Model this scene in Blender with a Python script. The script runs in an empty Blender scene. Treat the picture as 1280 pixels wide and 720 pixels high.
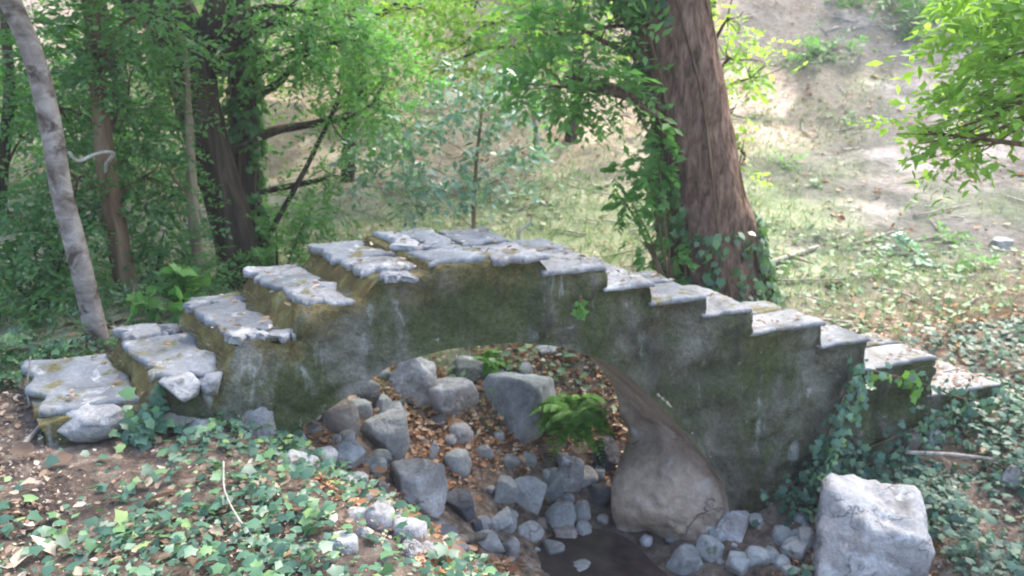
import bpy, math
import numpy as np
from mathutils import Vector

RNG = np.random.default_rng(7)
sc = bpy.context.scene
COL = sc.collection
EYE = np.array([0.0, 0.0, 1.6])
PITCH = math.radians(16.7)
FPX = 1000.0
HAZE = .0028
SP, CP = math.sin(PITCH), math.cos(PITCH)

# ------------------------------------------------------------------ helpers
def ray(px, py):
    u, v = (px - 640) / FPX, (360 - py) / FPX
    return np.array([u, CP + v * SP, -SP + v * CP])

def at_y(px, py, y):
    d = ray(px, py)
    return EYE + d * (y / d[1])

AX = np.array([math.cos(math.radians(20)), math.sin(math.radians(20))])
NX = np.array([-AX[1], AX[0]])
O2 = np.array([-1.74, 3.08])
def sq(x, y):
    dx, dy = x - O2[0], y - O2[1]
    return dx * AX[0] + dy * AX[1], dx * NX[0] + dy * NX[1]
def xy(s, q):
    return O2[0] + s * AX[0] + q * NX[0], O2[1] + s * AX[1] + q * NX[1]

def smooth(a, b, x):
    t = np.clip((x - a) / (b - a), 0, 1)
    return t * t * (3 - 2 * t)

def _hash(ix, iy, iz, seed):
    h = (ix.astype(np.int64) * 374761393 + iy.astype(np.int64) * 668265263 + iz.astype(np.int64) * 2147483647 + seed * 974711) & 0x7fffffff
    h = ((h ^ (h >> 13)) * 1274126177) & 0x7fffffff
    h = (h ^ (h >> 16)) & 0xffff
    return h / 65535.0

def vnoise(p, seed=0):
    p = np.asarray(p, float)
    i = np.floor(p); f = p - i
    f = f * f * (3 - 2 * f)
    ix, iy, iz = i[:, 0], i[:, 1], i[:, 2]
    r = 0
    for dx in (0, 1):
        wx = f[:, 0] if dx else 1 - f[:, 0]
        for dy in (0, 1):
            wy = f[:, 1] if dy else 1 - f[:, 1]
            for dz in (0, 1):
                wz = f[:, 2] if dz else 1 - f[:, 2]
                r = r + wx * wy * wz * _hash(ix + dx, iy + dy, iz + dz, seed)
    return r * 2 - 1

def fbm(p, scale=1.0, octaves=4, seed=0, gain=0.5):
    p = np.asarray(p, float) * scale
    a, r = 1.0, 0
    for k in range(octaves):
        r = r + a * vnoise(p, seed + k * 17)
        p = p * 2.03 + 11.3
        a *= gain
    return r

def fbm2(x, y, scale=1.0, octaves=4, seed=0):
    x = np.asarray(x, float); sh = x.shape
    p = np.stack([x.ravel(), np.asarray(y, float).ravel(), np.zeros(x.size)], 1)
    return fbm(p, scale, octaves, seed).reshape(sh)

def mesh(name, verts, faces, mats, parent=None, shade=True, attrs=None, mat_idx=None):
    """faces: list of int arrays (each M x k)"""
    verts = np.asarray(verts, float)
    if not isinstance(faces, (list, tuple)): faces = [faces]
    faces = [np.asarray(f, int) for f in faces if len(f)]
    me = bpy.data.meshes.new(name)
    me.vertices.add(len(verts)); me.vertices.foreach_set('co', verts.ravel())
    loops = np.concatenate([f.ravel() for f in faces])
    tot = np.concatenate([np.full(len(f), f.shape[1]) for f in faces])
    start = np.concatenate([[0], np.cumsum(tot)[:-1]])
    me.loops.add(len(loops)); me.loops.foreach_set('vertex_index', loops)
    me.polygons.add(len(tot)); me.polygons.foreach_set('loop_start', start); me.polygons.foreach_set('loop_total', tot)
    if not isinstance(mats, (list, tuple)): mats = [mats]
    for m in mats: me.materials.append(m)
    if mat_idx is not None: me.polygons.foreach_set('material_index', np.asarray(mat_idx, int))
    if shade: me.polygons.foreach_set('use_smooth', np.ones(len(tot), bool))
    for k, v in (attrs or {}).items():
        a = me.attributes.new(k, 'FLOAT', 'POINT'); a.data.foreach_set('value', np.asarray(v, float))
    me.update(calc_edges=True)
    o = bpy.data.objects.new(name, me); COL.objects.link(o)
    if parent is not None: o.parent = parent
    return o

def tag(o, label, cat, group=None, kind=None):
    o['label'] = label; o['category'] = cat
    if group: o['group'] = group
    if kind: o['kind'] = kind
    return o

def empty(name, loc=(0, 0, 0)):
    o = bpy.data.objects.new(name, None); COL.objects.link(o)
    o.empty_display_size = 0.2
    return o

def resample(pts, n):
    """Catmull-Rom through pts -> n points (works on any width of columns)"""
    p = np.asarray(pts, float)
    if len(p) == 2:
        t = np.linspace(0, 1, n)[:, None]; return p[0] * (1 - t) + p[1] * t
    e = np.vstack([2 * p[0] - p[1], p, 2 * p[-1] - p[-2]])
    t = np.linspace(0, len(p) - 1 - 1e-6, n); i = t.astype(int); f = (t - i)[:, None]
    a, b, c, d = e[i], e[i + 1], e[i + 2], e[i + 3]
    return 0.5 * (2 * b + (c - a) * f + (2 * a - 5 * b + 4 * c - d) * f ** 2 + (3 * b - a - 3 * c + d) * f ** 3)

def tube(path, radii, n=24, seg=10, rough=0.0, seed=0, ridges=0.0, nr=9):
    pr = resample(np.column_stack([np.asarray(path, float), radii]), n)
    c, r = pr[:, :3], np.maximum(pr[:, 3], 0.0008)
    t = np.gradient(c, axis=0); t /= np.linalg.norm(t, axis=1)[:, None] + 1e-9
    ref = np.array([0.13, 0.98, 0.12]) if abs(t[:, 1]).mean() < .8 else np.array([0.98, .1, .13])
    u = np.cross(t, ref); u /= np.linalg.norm(u, axis=1)[:, None] + 1e-9
    v = np.cross(t, u)
    a = np.linspace(0, 2 * np.pi, seg, endpoint=False)
    R = np.repeat(r[:, None], seg, 1)
    if rough or ridges:
        A = np.repeat(a[None], n, 0); H = np.repeat(np.arange(n)[:, None], seg, 1)
        L = np.concatenate([[0], np.cumsum(np.linalg.norm(np.diff(c, axis=0), axis=1))])[:, None].repeat(seg, 1)
        P = np.stack([np.cos(A) * 1.2, np.sin(A) * 1.2, L * 1.6], -1).reshape(-1, 3)
        R = R * (1 + rough * fbm(P, 1.5, 4, seed).reshape(n, seg))
        if ridges:
            P2 = np.stack([np.cos(A) * nr * .5, np.sin(A) * nr * .5, L * .6], -1).reshape(-1, 3)
            R = R * (1 + ridges * (fbm(P2, 1.0, 3, seed + 5).reshape(n, seg)))
    V = c[:, None] + R[..., None] * (np.cos(a)[None, :, None] * u[:, None] + np.sin(a)[None, :, None] * v[:, None])
    V = V.reshape(-1, 3)
    i = np.arange(n - 1)[:, None] * seg; j = np.arange(seg)[None]; k = (j + 1) % seg
    F = np.stack([i + j, i + k, i + seg + k, i + seg + j], -1).reshape(-1, 4)
    V = np.vstack([V, c[-1], c[0]])
    e = (n - 1) * seg
    jj = np.arange(seg); kk = (jj + 1) % seg
    T = np.concatenate([np.stack([e + jj, e + kk, np.full(seg, n * seg)], 1), np.stack([kk, jj, np.full(seg, n * seg + 1)], 1)])
    return V, F, T

class Soup:
    def __init__(s): s.V, s.Q, s.T, s.n = [], [], [], 0
    def add(s, V, Q=None, T=None):
        if Q is not None and len(Q): s.Q.append(np.asarray(Q) + s.n)
        if T is not None and len(T): s.T.append(np.asarray(T) + s.n)
        s.V.append(V); s.n += len(V)
    def build(s, name, mats, parent=None, **k):
        F = []
        if s.Q: F.append(np.vstack(s.Q))
        if s.T: F.append(np.vstack(s.T))
        return mesh(name, np.vstack(s.V), F, mats, parent, **k)

# ------------------------------------------------------------------ terrain
ZS = [(-60, .25), (-6, .06), (-.5, 0), (.5, -.03), (.75, -.14), (1.0, -.36), (1.4, -.8), (1.8, -1.14), (2.15, -1.33), (2.6, -1.36),
      (2.95, -1.3), (3.3, -1.2), (3.8, -1.03), (4.5, -.86), (5.3, -.64), (6.5, -.52), (9, -.3), (20, .4), (60, 3)]
ZH = [(-10, -.55), (5.3, -.55), (6, -.47), (8, -.25), (10.5, .3), (13, 1.3), (15.5, 2.8), (18, 4.6), (24, 7.6), (32, 9.2), (60, 11), (90, 11.5)]
def terrain(x, y, rough=True):
    x = np.asarray(x, float); y = np.asarray(y, float)
    s, q = sq(x, y)
    se = s + .40 * np.clip(q, -4, 0)
    z0 = np.interp(se, [a for a, b in ZS], [b for a, b in ZS])
    # average a little to round the corners
    z0 = .5 * z0 + .25 * np.interp(se - .12, [a for a, b in ZS], [b for a, b in ZS]) + .25 * np.interp(se + .12, [a for a, b in ZS], [b for a, b in ZS])
    h = 0
    for d, w in ((-.8, .25), (0, .5), (.8, .25)):
        h = h + w * np.interp(y + d + .06 * x, [a for a, b in ZH], [b for a, b in ZH])
    h = h + .42 * (1 - smooth(0, 1.6, s)) * (1 - smooth(5.0, 7.5, y))
    h = h + smooth(1.5, 9, x) * smooth(6, 16, y) * .5
    w = smooth(.15, 1.75, q)
    z = z0 * (1 - w) + h * w
    if rough:
        z = z + .035 * fbm2(x, y, 1.6, 4, 3) + .012 * fbm2(x, y, 9, 2, 9) + .12 * smooth(6, 9, y) * fbm2(x, y, .55, 3, 21)
    return z

def hit(px, py, tmin=1.2):
    d = ray(px, py)
    t = np.concatenate([np.arange(tmin, 9, .01), np.arange(9, 60, .05)])
    p = EYE[None] + d[None] * t[:, None]
    g = terrain(p[:, 0], p[:, 1])
    b = np.nonzero(p[:, 2] <= g)[0]
    if len(b) == 0: return EYE + d * 30, 30.0
    return p[b[0]], t[b[0]]

# ------------------------------------------------------------------ materials
def new_mat(name):
    m = bpy.data.materials.new(name); m.use_nodes = True
    nt = m.node_tree; nt.nodes.clear()
    return m, nt, nt.nodes, nt.links

def N(nt, typ, **kw):
    n = nt.nodes.new(typ)
    ins = kw.pop('ins', {})
    for k, v in kw.items(): setattr(n, k, v)
    for k, v in ins.items(): n.inputs[k].default_value = v
    return n

def ramp(nt, fac, stops):
    r = nt.nodes.new('ShaderNodeValToRGB')
    el = r.color_ramp.elements
    el[0].position, el[0].color = stops[0][0], (*stops[0][1], 1)
    el[1].position, el[1].color = stops[-1][0], (*stops[-1][1], 1)
    for p, c in stops[1:-1]:
        e = el.new(p); e.color = (*c, 1)
    nt.links.new(fac, r.inputs[0])
    return r.outputs[0]

def g1(v): return (v, v, v)

def coords(nt, scale=(1, 1, 1), offset_by_object=True):
    tc = N(nt, 'ShaderNodeTexCoord')
    mp = N(nt, 'ShaderNodeMapping'); mp.inputs['Scale'].default_value = scale
    nt.links.new(tc.outputs['Object'], mp.inputs['Vector'])
    if offset_by_object:
        oi = N(nt, 'ShaderNodeObjectInfo')
        ml = N(nt, 'ShaderNodeMath', operation='MULTIPLY', ins={1: 37.0})
        cb = N(nt, 'ShaderNodeCombineXYZ')
        nt.links.new(oi.outputs['Random'], ml.inputs[0])
        for k in range(3): nt.links.new(ml.outputs[0], cb.inputs[k])
        nt.links.new(cb.outputs[0], mp.inputs['Location'])
    return mp.outputs[0]

def noise(nt, vec, scale, detail=6, rough=.6, dist=0.0):
    n = N(nt, 'ShaderNodeTexNoise', ins={'Scale': scale, 'Detail': detail, 'Roughness': rough, 'Distortion': dist})
    nt.links.new(vec, n.inputs['Vector'])
    return n.outputs['Fac']

def mix(nt, fac, a, b, blend='MIX'):
    m = N(nt, 'ShaderNodeMix', data_type='RGBA', blend_type=blend)
    for sock, val in ((m.inputs[0], fac), (m.inputs[6], a), (m.inputs[7], b)):
        if hasattr(val, 'is_output'): nt.links.new(val, sock)
        elif isinstance(val, tuple): sock.default_value = (*val, 1)
        else: sock.default_value = val
    return m.outputs[2]

def thresh(nt, fac, lo, hi):
    m = N(nt, 'ShaderNodeMapRange', ins={1: lo, 2: hi, 3: 0.0, 4: 1.0}); m.clamp = True
    nt.links.new(fac, m.inputs[0])
    return m.outputs[0]

def math_(nt, op, a, b):
    m = N(nt, 'ShaderNodeMath', operation=op)
    for k, v in ((0, a), (1, b)):
        if hasattr(v, 'is_output'): nt.links.new(v, m.inputs[k])
        else: m.inputs[k].default_value = v
    return m.outputs[0]

def attr(nt, name):
    return N(nt, 'ShaderNodeAttribute', attribute_name=name).outputs['Fac']

def finish(nt, color, rough=.85, bump=None, bump_strength=.4, bump_dist=.02, spec=.3):
    p = N(nt, 'ShaderNodeBsdfPrincipled')
    p.inputs['Roughness'].default_value = rough
    p.inputs['Specular IOR Level'].default_value = spec
    if hasattr(color, 'is_output'): nt.links.new(color, p.inputs['Base Color'])
    else: p.inputs['Base Color'].default_value = (*color, 1)
    if bump is not None:
        b = N(nt, 'ShaderNodeBump', ins={'Strength': bump_strength, 'Distance': bump_dist})
        nt.links.new(bump, b.inputs['Height']); nt.links.new(b.outputs[0], p.inputs['Normal'])
    o = N(nt, 'ShaderNodeOutputMaterial'); nt.links.new(p.outputs[0], o.inputs[0])

def leaf_mat(name, stops, trans=.35, tcol=(.25, .45, .05), rough=.5, spec=.4):
    m, nt, ns, ln = new_mat(name)
    geo = N(nt, 'ShaderNodeNewGeometry')
    c = ramp(nt, geo.outputs['Random Per Island'], stops)
    p = N(nt, 'ShaderNodeBsdfPrincipled'); p.inputs['Roughness'].default_value = rough
    p.inputs['Specular IOR Level'].default_value = spec
    ln.new(c, p.inputs['Base Color'])
    t = N(nt, 'ShaderNodeBsdfTranslucent')
    tc = mix(nt, .6, c, tcol)
    ln.new(tc, t.inputs[0])
    mx = N(nt, 'ShaderNodeMixShader', ins={0: trans})
    ln.new(p.outputs[0], mx.inputs[1]); ln.new(t.outputs[0], mx.inputs[2])
    o = N(nt, 'ShaderNodeOutputMaterial'); ln.new(mx.outputs[0], o.inputs[0])
    return m

def stone_mat(name, dark, mid, light, moss=.0, mosscol=(.10, .11, .03), lichen=.35, lichencol=(.52, .53, .52), scale=6, lich_attr=None, bump=.6):
    m, nt, ns, ln = new_mat(name)
    v = coords(nt)
    big = noise(nt, v, scale * .5, 5, .6, .4)
    c = ramp(nt, big, [(.28, dark), (.5, mid), (.72, light)])
    fine = noise(nt, v, scale * 7, 5, .7)
    c = mix(nt, .35, c, ramp(nt, fine, [(.3, g1(.25)), (.7, g1(.9))]), 'OVERLAY')
    ln_ = noise(nt, v, scale * 1.3, 6, .65, .6)
    lo = .66 - .22 * lichen
    c = mix(nt, math_(nt, 'MULTIPLY', thresh(nt, ln_, lo, lo + .13), .85), c, lichencol)
    if moss:
        mn = noise(nt, v, scale * .8, 6, .7, .3)
        mo = .7 - .3 * moss
        c = mix(nt, math_(nt, 'MULTIPLY', thresh(nt, mn, mo, mo + .08), .9), c, ramp(nt, fine, [(.35, tuple(.45 * q for q in mosscol)), (.65, tuple(1.15 * q for q in mosscol))]))
    vo = N(nt, 'ShaderNodeTexVoronoi', feature='DISTANCE_TO_EDGE', ins={'Scale': scale * .75})
    wv = N(nt, 'ShaderNodeVectorMath', operation='MULTIPLY_ADD'); wv.inputs[1].default_value = (.18, .18, .18)
    nz_ = N(nt, 'ShaderNodeTexNoise', ins={'Scale': scale * 2.0, 'Detail': 4}); nt.links.new(v, nz_.inputs['Vector'])
    nt.links.new(nz_.outputs['Color'], wv.inputs[0]); nt.links.new(v, wv.inputs[2]); nt.links.new(wv.outputs[0], vo.inputs['Vector'])
    crack = math_(nt, 'MULTIPLY', thresh(nt, vo.outputs['Distance'], .022, .0), thresh(nt, noise(nt, v, scale * .9, 3), .47, .6))
    c = mix(nt, math_(nt, 'MULTIPLY', crack, .35), c, (.06, .055, .048))
    h = math_(nt, 'ADD', math_(nt, 'MULTIPLY', big, 1.0), math_(nt, 'MULTIPLY', fine, .5))
    h = math_(nt, 'SUBTRACT', h, math_(nt, 'MULTIPLY', crack, .5))
    finish(nt, c, .9, h, bump, .03, .25)
    return m

def bark_mat(name, c1, c2, c3, zs=1.2, xs=16, bump=.8, patch=None):
    m, nt, ns, ln = new_mat(name)
    v = coords(nt, (xs, xs, zs))
    a = noise(nt, v, 1.0, 7, .65, .5)
    c = ramp(nt, a, [(.32, c1), (.5, c2), (.68, c3)])
    if patch:
        v2 = coords(nt, (5, 5, 7))
        b = noise(nt, v2, 1.0, 5, .6, .5)
        c = mix(nt, thresh(nt, b, .53, .62), c, patch)
    finish(nt, c, .92, a, bump, .03, .15)
    return m

M = {}
M['fol_dark'] = leaf_mat('dark_green_leaves', [(0, (.045, .105, .036)), (.5, (.075, .17, .055)), (1, (.12, .23, .08))], .45, (.14, .40, .05))
M['fol_mid'] = leaf_mat('mid_green_leaves', [(0, (.07, .16, .048)), (.5, (.11, .24, .065)), (1, (.17, .32, .10))], .5, (.17, .50, .06))
M['fol_bright'] = leaf_mat('yellow_green_leaves', [(0, (.10, .21, .035)), (.5, (.17, .33, .045)), (1, (.25, .42, .08))], .55, (.5, .8, .08))
M['fol_blue'] = leaf_mat('glossy_bluish_leaves', [(0, (.08, .17, .12)), (.5, (.14, .26, .20)), (1, (.26, .36, .33))], .35, (.22, .5, .14), .33, .7)
M['ivy'] = leaf_mat('ivy_leaves', [(0, (.02, .055, .022)), (.35, (.035, .095, .035)), (.7, (.055, .14, .05)), (1, (.13, .22, .07))], .22, (.2, .42, .07), .36, .6)
M['ivy_bank'] = leaf_mat('ground_ivy_leaves', [(0, (.032, .08, .055)), (.35, (.055, .125, .08)), (.7, (.085, .18, .105)), (.93, (.13, .24, .09)), (1, (.25, .32, .11))], .2, (.2, .42, .07), .42, .5)
M['ivy_dusk'] = leaf_mat('dusky_ivy_leaves', [(0, (.025, .06, .045)), (.4, (.045, .10, .07)), (.8, (.07, .15, .095)), (1, (.12, .2, .1))], .2, (.15, .35, .1), .5, .4)
M['fern'] = leaf_mat('fern_leaves', [(0, (.05, .14, .025)), (.5, (.10, .25, .04)), (1, (.18, .36, .06))], .4, (.26, .5, .05))
M['grass'] = leaf_mat('hill_grass', [(0, (.10, .17, .08)), (.45, (.16, .24, .12)), (.8, (.25, .29, .17)), (1, (.38, .33, .24))], .3, (.3, .45, .1), .6)
M['herb'] = leaf_mat('pale_herb_leaves', [(0, (.08, .17, .08)), (.5, (.14, .24, .11)), (1, (.24, .32, .17))], .3, (.3, .45, .12), .5)
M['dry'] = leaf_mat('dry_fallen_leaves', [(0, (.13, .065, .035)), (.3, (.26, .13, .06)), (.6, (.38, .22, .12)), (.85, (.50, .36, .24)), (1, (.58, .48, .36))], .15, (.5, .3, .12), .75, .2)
M['dry_tan'] = leaf_mat('dry_tan_leaves', [(0, (.10, .065, .045)), (.3, (.20, .13, .09)), (.6, (.31, .22, .155)), (.85, (.43, .34, .26)), (1, (.52, .45, .37))], .15, (.45, .32, .2), .75, .2)
M['dry_orange'] = leaf_mat('orange_fallen_leaves', [(0, (.14, .06, .035)), (.35, (.32, .15, .07)), (.7, (.48, .27, .14)), (1, (.62, .46, .32))], .15, (.5, .25, .1), .75, .2)

M['bark_pale'] = bark_mat('pale_grey_bark', (.10, .08, .068), (.19, .16, .14), (.31, .275, .25), 13, 9, .7, (.07, .05, .04))
M['bark_red'] = bark_mat('red_brown_fibrous_bark', (.045, .026, .02), (.15, .088, .064), (.27, .175, .135), 7.0, 24, 1.2)
M['bark_dark'] = bark_mat('dark_brown_bark', (.018, .013, .01), (.05, .036, .026), (.10, .075, .055), 1.5, 14, .9)
M['bark_brown'] = bark_mat('brown_bark', (.05, .03, .02), (.12, .075, .045), (.2, .14, .09), 1.5, 12, .8)
M['bark_tan'] = bark_mat('tan_bark', (.12, .09, .06), (.22, .17, .11), (.32, .27, .19), 2, 14, .6)
M['twig'] = bark_mat('grey_dead_wood', (.18, .15, .12), (.32, .28, .24), (.48, .44, .40), 3, 20, .4)
M['wetwood'] = bark_mat('wet_dark_wood', (.06, .045, .04), (.12, .1, .085), (.2, .17, .15), 3, 16, .5)

M['rk_pale'] = stone_mat('pale_lichen_stone', (.13, .12, .115), (.26, .25, .245), (.37, .355, .35), .12, (.10, .10, .055), .6, (.46, .45, .45), bump=.9)
M['rk_white'] = stone_mat('whitish_stone', (.17, .155, .145), (.31, .293, .28), (.43, .41, .395), .2, (.10, .10, .055), .6, (.55, .54, .53), bump=.9)
M['rk_grey'] = stone_mat('grey_stone', (.14, .138, .132), (.27, .268, .258), (.39, .387, .375), .15, lichen=.35, lichencol=(.42, .44, .44))
M['rk_blue'] = stone_mat('blue_grey_stone', (.12, .126, .125), (.23, .24, .235), (.35, .36, .35), .2, (.07, .1, .035), .3, (.40, .44, .45))
M['rk_dark'] = stone_mat('dark_wet_stone', (.03, .03, .035), (.065, .065, .072), (.12, .12, .13), .1, lichen=.1, lichencol=(.25, .26, .27))
M['rk_brown'] = stone_mat('brown_grey_stone', (.12, .095, .075), (.2, .165, .14), (.3, .26, .23), .2, lichen=.3, lichencol=(.42, .40, .37))
M['rk_mossy'] = stone_mat('mossy_stone', (.08, .08, .065), (.16, .16, .14), (.28, .28, .26), .45, (.075, .08, .028), .5, (.5, .5, .47))
M['slab'] = stone_mat('flagstone', (.085, .09, .095), (.155, .16, .17), (.24, .245, .25), .55, (.15, .13, .05), .38, (.42, .42, .42), 6, bump=.5)
M['slab_pale'] = stone_mat('pale_flagstone', (.13, .125, .12), (.225, .22, .22), (.32, .31, .31), .42, (.17, .145, .06), .5, (.43, .425, .42), 7, bump=.8)
M['clod'] = stone_mat('dark_earth', (.02, .014, .01), (.045, .03, .02), (.08, .055, .04), 0, lichen=0)

def face_mat():
    m, nt, ns, ln = new_mat('mossy_rendered_masonry')
    v = coords(nt, offset_by_object=False)
    vs = coords(nt, (1, 1, .35), False)
    a = noise(nt, v, 3.2, 7, .65, .5)
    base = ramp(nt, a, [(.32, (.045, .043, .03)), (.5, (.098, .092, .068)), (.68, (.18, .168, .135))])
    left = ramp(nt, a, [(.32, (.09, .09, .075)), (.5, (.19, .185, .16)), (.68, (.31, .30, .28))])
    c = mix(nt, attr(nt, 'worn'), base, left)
    fine = noise(nt, v, 30, 5, .7)
    c = mix(nt, .4, c, ramp(nt, fine, [(.3, g1(.25)), (.7, g1(.85))]), 'OVERLAY')
    mo = noise(nt, vs, 2.6, 6, .65, .4)
    mosc = ramp(nt, fine, [(.3, (.03, .042, .014)), (.7, (.08, .092, .032))])
    c = mix(nt, math_(nt, 'MULTIPLY', thresh(nt, mo, .44, .57), .88), c, mosc)
    # ochre moss along the top edge band
    c = mix(nt, math_(nt, 'MULTIPLY', attr(nt, 'rim'), thresh(nt, noise(nt, v, 7, 6, .7), .38, .55)), c, ramp(nt, fine, [(.35, (.08, .062, .026)), (.65, (.18, .15, .065))]))
    li = noise(nt, vs, 6.5, 6, .6, .5)
    c = mix(nt, math_(nt, 'MULTIPLY', thresh(nt, li, .625, .72), .7), c, (.36, .37, .36))
    gr = noise(nt, v, 70, 4, .7)
    c = mix(nt, .45, c, ramp(nt, gr, [(.35, g1(.3)), (.65, g1(.75))]), 'OVERLAY')
    sp = noise(nt, v, 13, 4, .6)
    c = mix(nt, math_(nt, 'MULTIPLY', thresh(nt, sp, .66, .72), .6), c, (.34, .33, .30))
    dk = noise(nt, vs, 4.5, 5, .6, .3)
    c = mix(nt, math_(nt, 'MULTIPLY', thresh(nt, dk, .58, .68), .6), c, (.03, .03, .024))
    h = math_(nt, 'ADD', a, math_(nt, 'ADD', math_(nt, 'MULTIPLY', fine, .45), math_(nt, 'MULTIPLY', gr, .25)))
    finish(nt, c, .95, h, 1.0, .05, .15)
    return m
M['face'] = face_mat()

def soffit_mat():
    m, nt, ns, ln = new_mat('brown_soffit_mortar')
    v = coords(nt, offset_by_object=False)
    a = noise(nt, v, 4, 7, .6, .4)
    c = ramp(nt, a, [(.3, (.12, .095, .08)), (.5, (.21, .17, .145)), (.7, (.32, .27, .235))])
    fine = noise(nt, v, 24, 5, .7)
    c = mix(nt, .4, c, ramp(nt, fine, [(.3, g1(.25)), (.7, g1(.85))]), 'OVERLAY')
    finish(nt, c, .9, math_(nt, 'ADD', a, math_(nt, 'MULTIPLY', fine, .4)), .6, .03, .2)
    return m
M['soffit'] = soffit_mat()

M['footing'] = stone_mat('worn_brown_footing_rock', (.19, .145, .11), (.36, .285, .22), (.50, .42, .345), .2, (.09, .085, .045), .3, (.42, .42, .42), 3.2, bump=.9)
def riser_mat():
    m, nt, ns, ln = new_mat('mossy_riser')
    v = coords(nt, offset_by_object=False)
    a = noise(nt, v, 9, 7, .65, .4)
    c = ramp(nt, a, [(.3, (.05, .038, .018)), (.48, (.10, .072, .03)), (.6, (.135, .115, .04)), (.75, (.22, .19, .13))])
    finish(nt, c, .95, a, .9, .03, .1)
    return m
M['riser'] = riser_mat()

def ground_mat():
    m, nt, ns, ln = new_mat('woodland_ground')
    v = coords(nt, offset_by_object=False)
    a = noise(nt, v, 2.2, 8, .65, .3)
    b = noise(nt, v, 14, 6, .7)
    soil = ramp(nt, a, [(.32, (.03, .024, .021)), (.5, (.075, .06, .052)), (.66, (.17, .145, .125))])
    litter = ramp(nt, b, [(.3, (.075, .052, .04)), (.48, (.16, .115, .088)), (.6, (.26, .195, .15)), (.72, (.40, .33, .27))])
    grass = ramp(nt, a, [(.3, (.11, .14, .075)), (.46, (.18, .21, .12)), (.6, (.26, .26, .175)), (.75, (.36, .31, .25))])
    dry = ramp(nt, a, [(.34, (.085, .08, .07)), (.44, (.17, .16, .14)), (.55, (.25, .225, .21)), (.7, (.36, .32, .30))])
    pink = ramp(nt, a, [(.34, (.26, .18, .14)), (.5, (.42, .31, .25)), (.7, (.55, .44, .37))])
    c = mix(nt, attr(nt, 'litter'), soil, litter)
    c = mix(nt, attr(nt, 'dry'), c, dry)
    c = mix(nt, attr(nt, 'grassy'), c, grass)
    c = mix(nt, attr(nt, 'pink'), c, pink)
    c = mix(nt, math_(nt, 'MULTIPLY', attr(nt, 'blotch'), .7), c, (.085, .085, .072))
    c = mix(nt, .5, c, ramp(nt, b, [(.3, g1(.22)), (.7, g1(.85))]), 'OVERLAY')
    finish(nt, c, .95, math_(nt, 'ADD', a, b), .9, .05, .1)
    return m
M['ground'] = ground_mat()

def water_mat():
    m, nt, ns, ln = new_mat('still_brown_water')
    v = coords(nt, offset_by_object=False)
    a = noise(nt, v, 9, 3, .5)
    c = ramp(nt, a, [(.35, (.022, .016, .016)), (.65, (.05, .036, .034))])
    finish(nt, c, .35, a, .3, .01, .2)
    return m
M['water'] = water_mat()

# ------------------------------------------------------------------ leaf scatter
LEAF_OVAL = (np.array([[0, 0, 0], [.42, .24, .05], [1, 0, -.06], [.42, -.24, .05]]), np.array([[0, 2, 1], [0, 3, 2]]))
LEAF_NARROW = (np.array([[0, 0, 0], [.45, .15, .03], [1, 0, -.08], [.45, -.15, .03]]), np.array([[0, 2, 1], [0, 3, 2]]))
_iv = np.array([[.3, 0, .04], [0, 0, 0], [-.10, .34, -.03], [.24, .36, .02], [.46, .46, -.05], [.60, .27, .02], [1, 0, -.08], [.60, -.27, .02],
                [.46, -.46, -.05], [.24, -.36, .02], [-.10, -.34, -.03]])
LEAF_IVY = (_iv, np.array([[0, k, k % 10 + 1] for k in range(1, 11)])[:, [0, 2, 1]])
LEAF_CURL = (np.array([[0, 0, 0], [.3, .24, .14], [.75, .18, .2], [1, 0, .1], [.75, -.2, .06], [.3, -.26, .16], [.5, 0, .0]]),
             np.array([[6, 1, 0], [6, 2, 1], [6, 3, 2], [6, 4, 3], [6, 5, 4], [6, 0, 5]]))

def unit(a): return a / (np.linalg.norm(a, axis=-1, keepdims=True) + 1e-9)

def leaves(name, pos, axis, nrm, size, tmpl, mat, parent=None, widen=1.0, soup=None):
    T, F = tmpl
    axis = unit(axis); nrm = nrm - (nrm * axis).sum(1, keepdims=True) * axis; nrm = unit(nrm)
    side = np.cross(nrm, axis)
    n, k = len(pos), len(T)
    V = pos[:, None] + size[:, None, None] * (T[None, :, 0:1] * axis[:, None] + widen * T[None, :, 1:2] * side[:, None] + T[None, :, 2:3] * nrm[:, None])
    Fa = (F[None] + (np.arange(n) * k)[:, None, None]).reshape(-1, 3)
    if soup is not None:
        soup.add(V.reshape(-1, 3), None, Fa); return None
    return mesh(name, V.reshape(-1, 3), Fa, mat, parent, shade=False)

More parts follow.
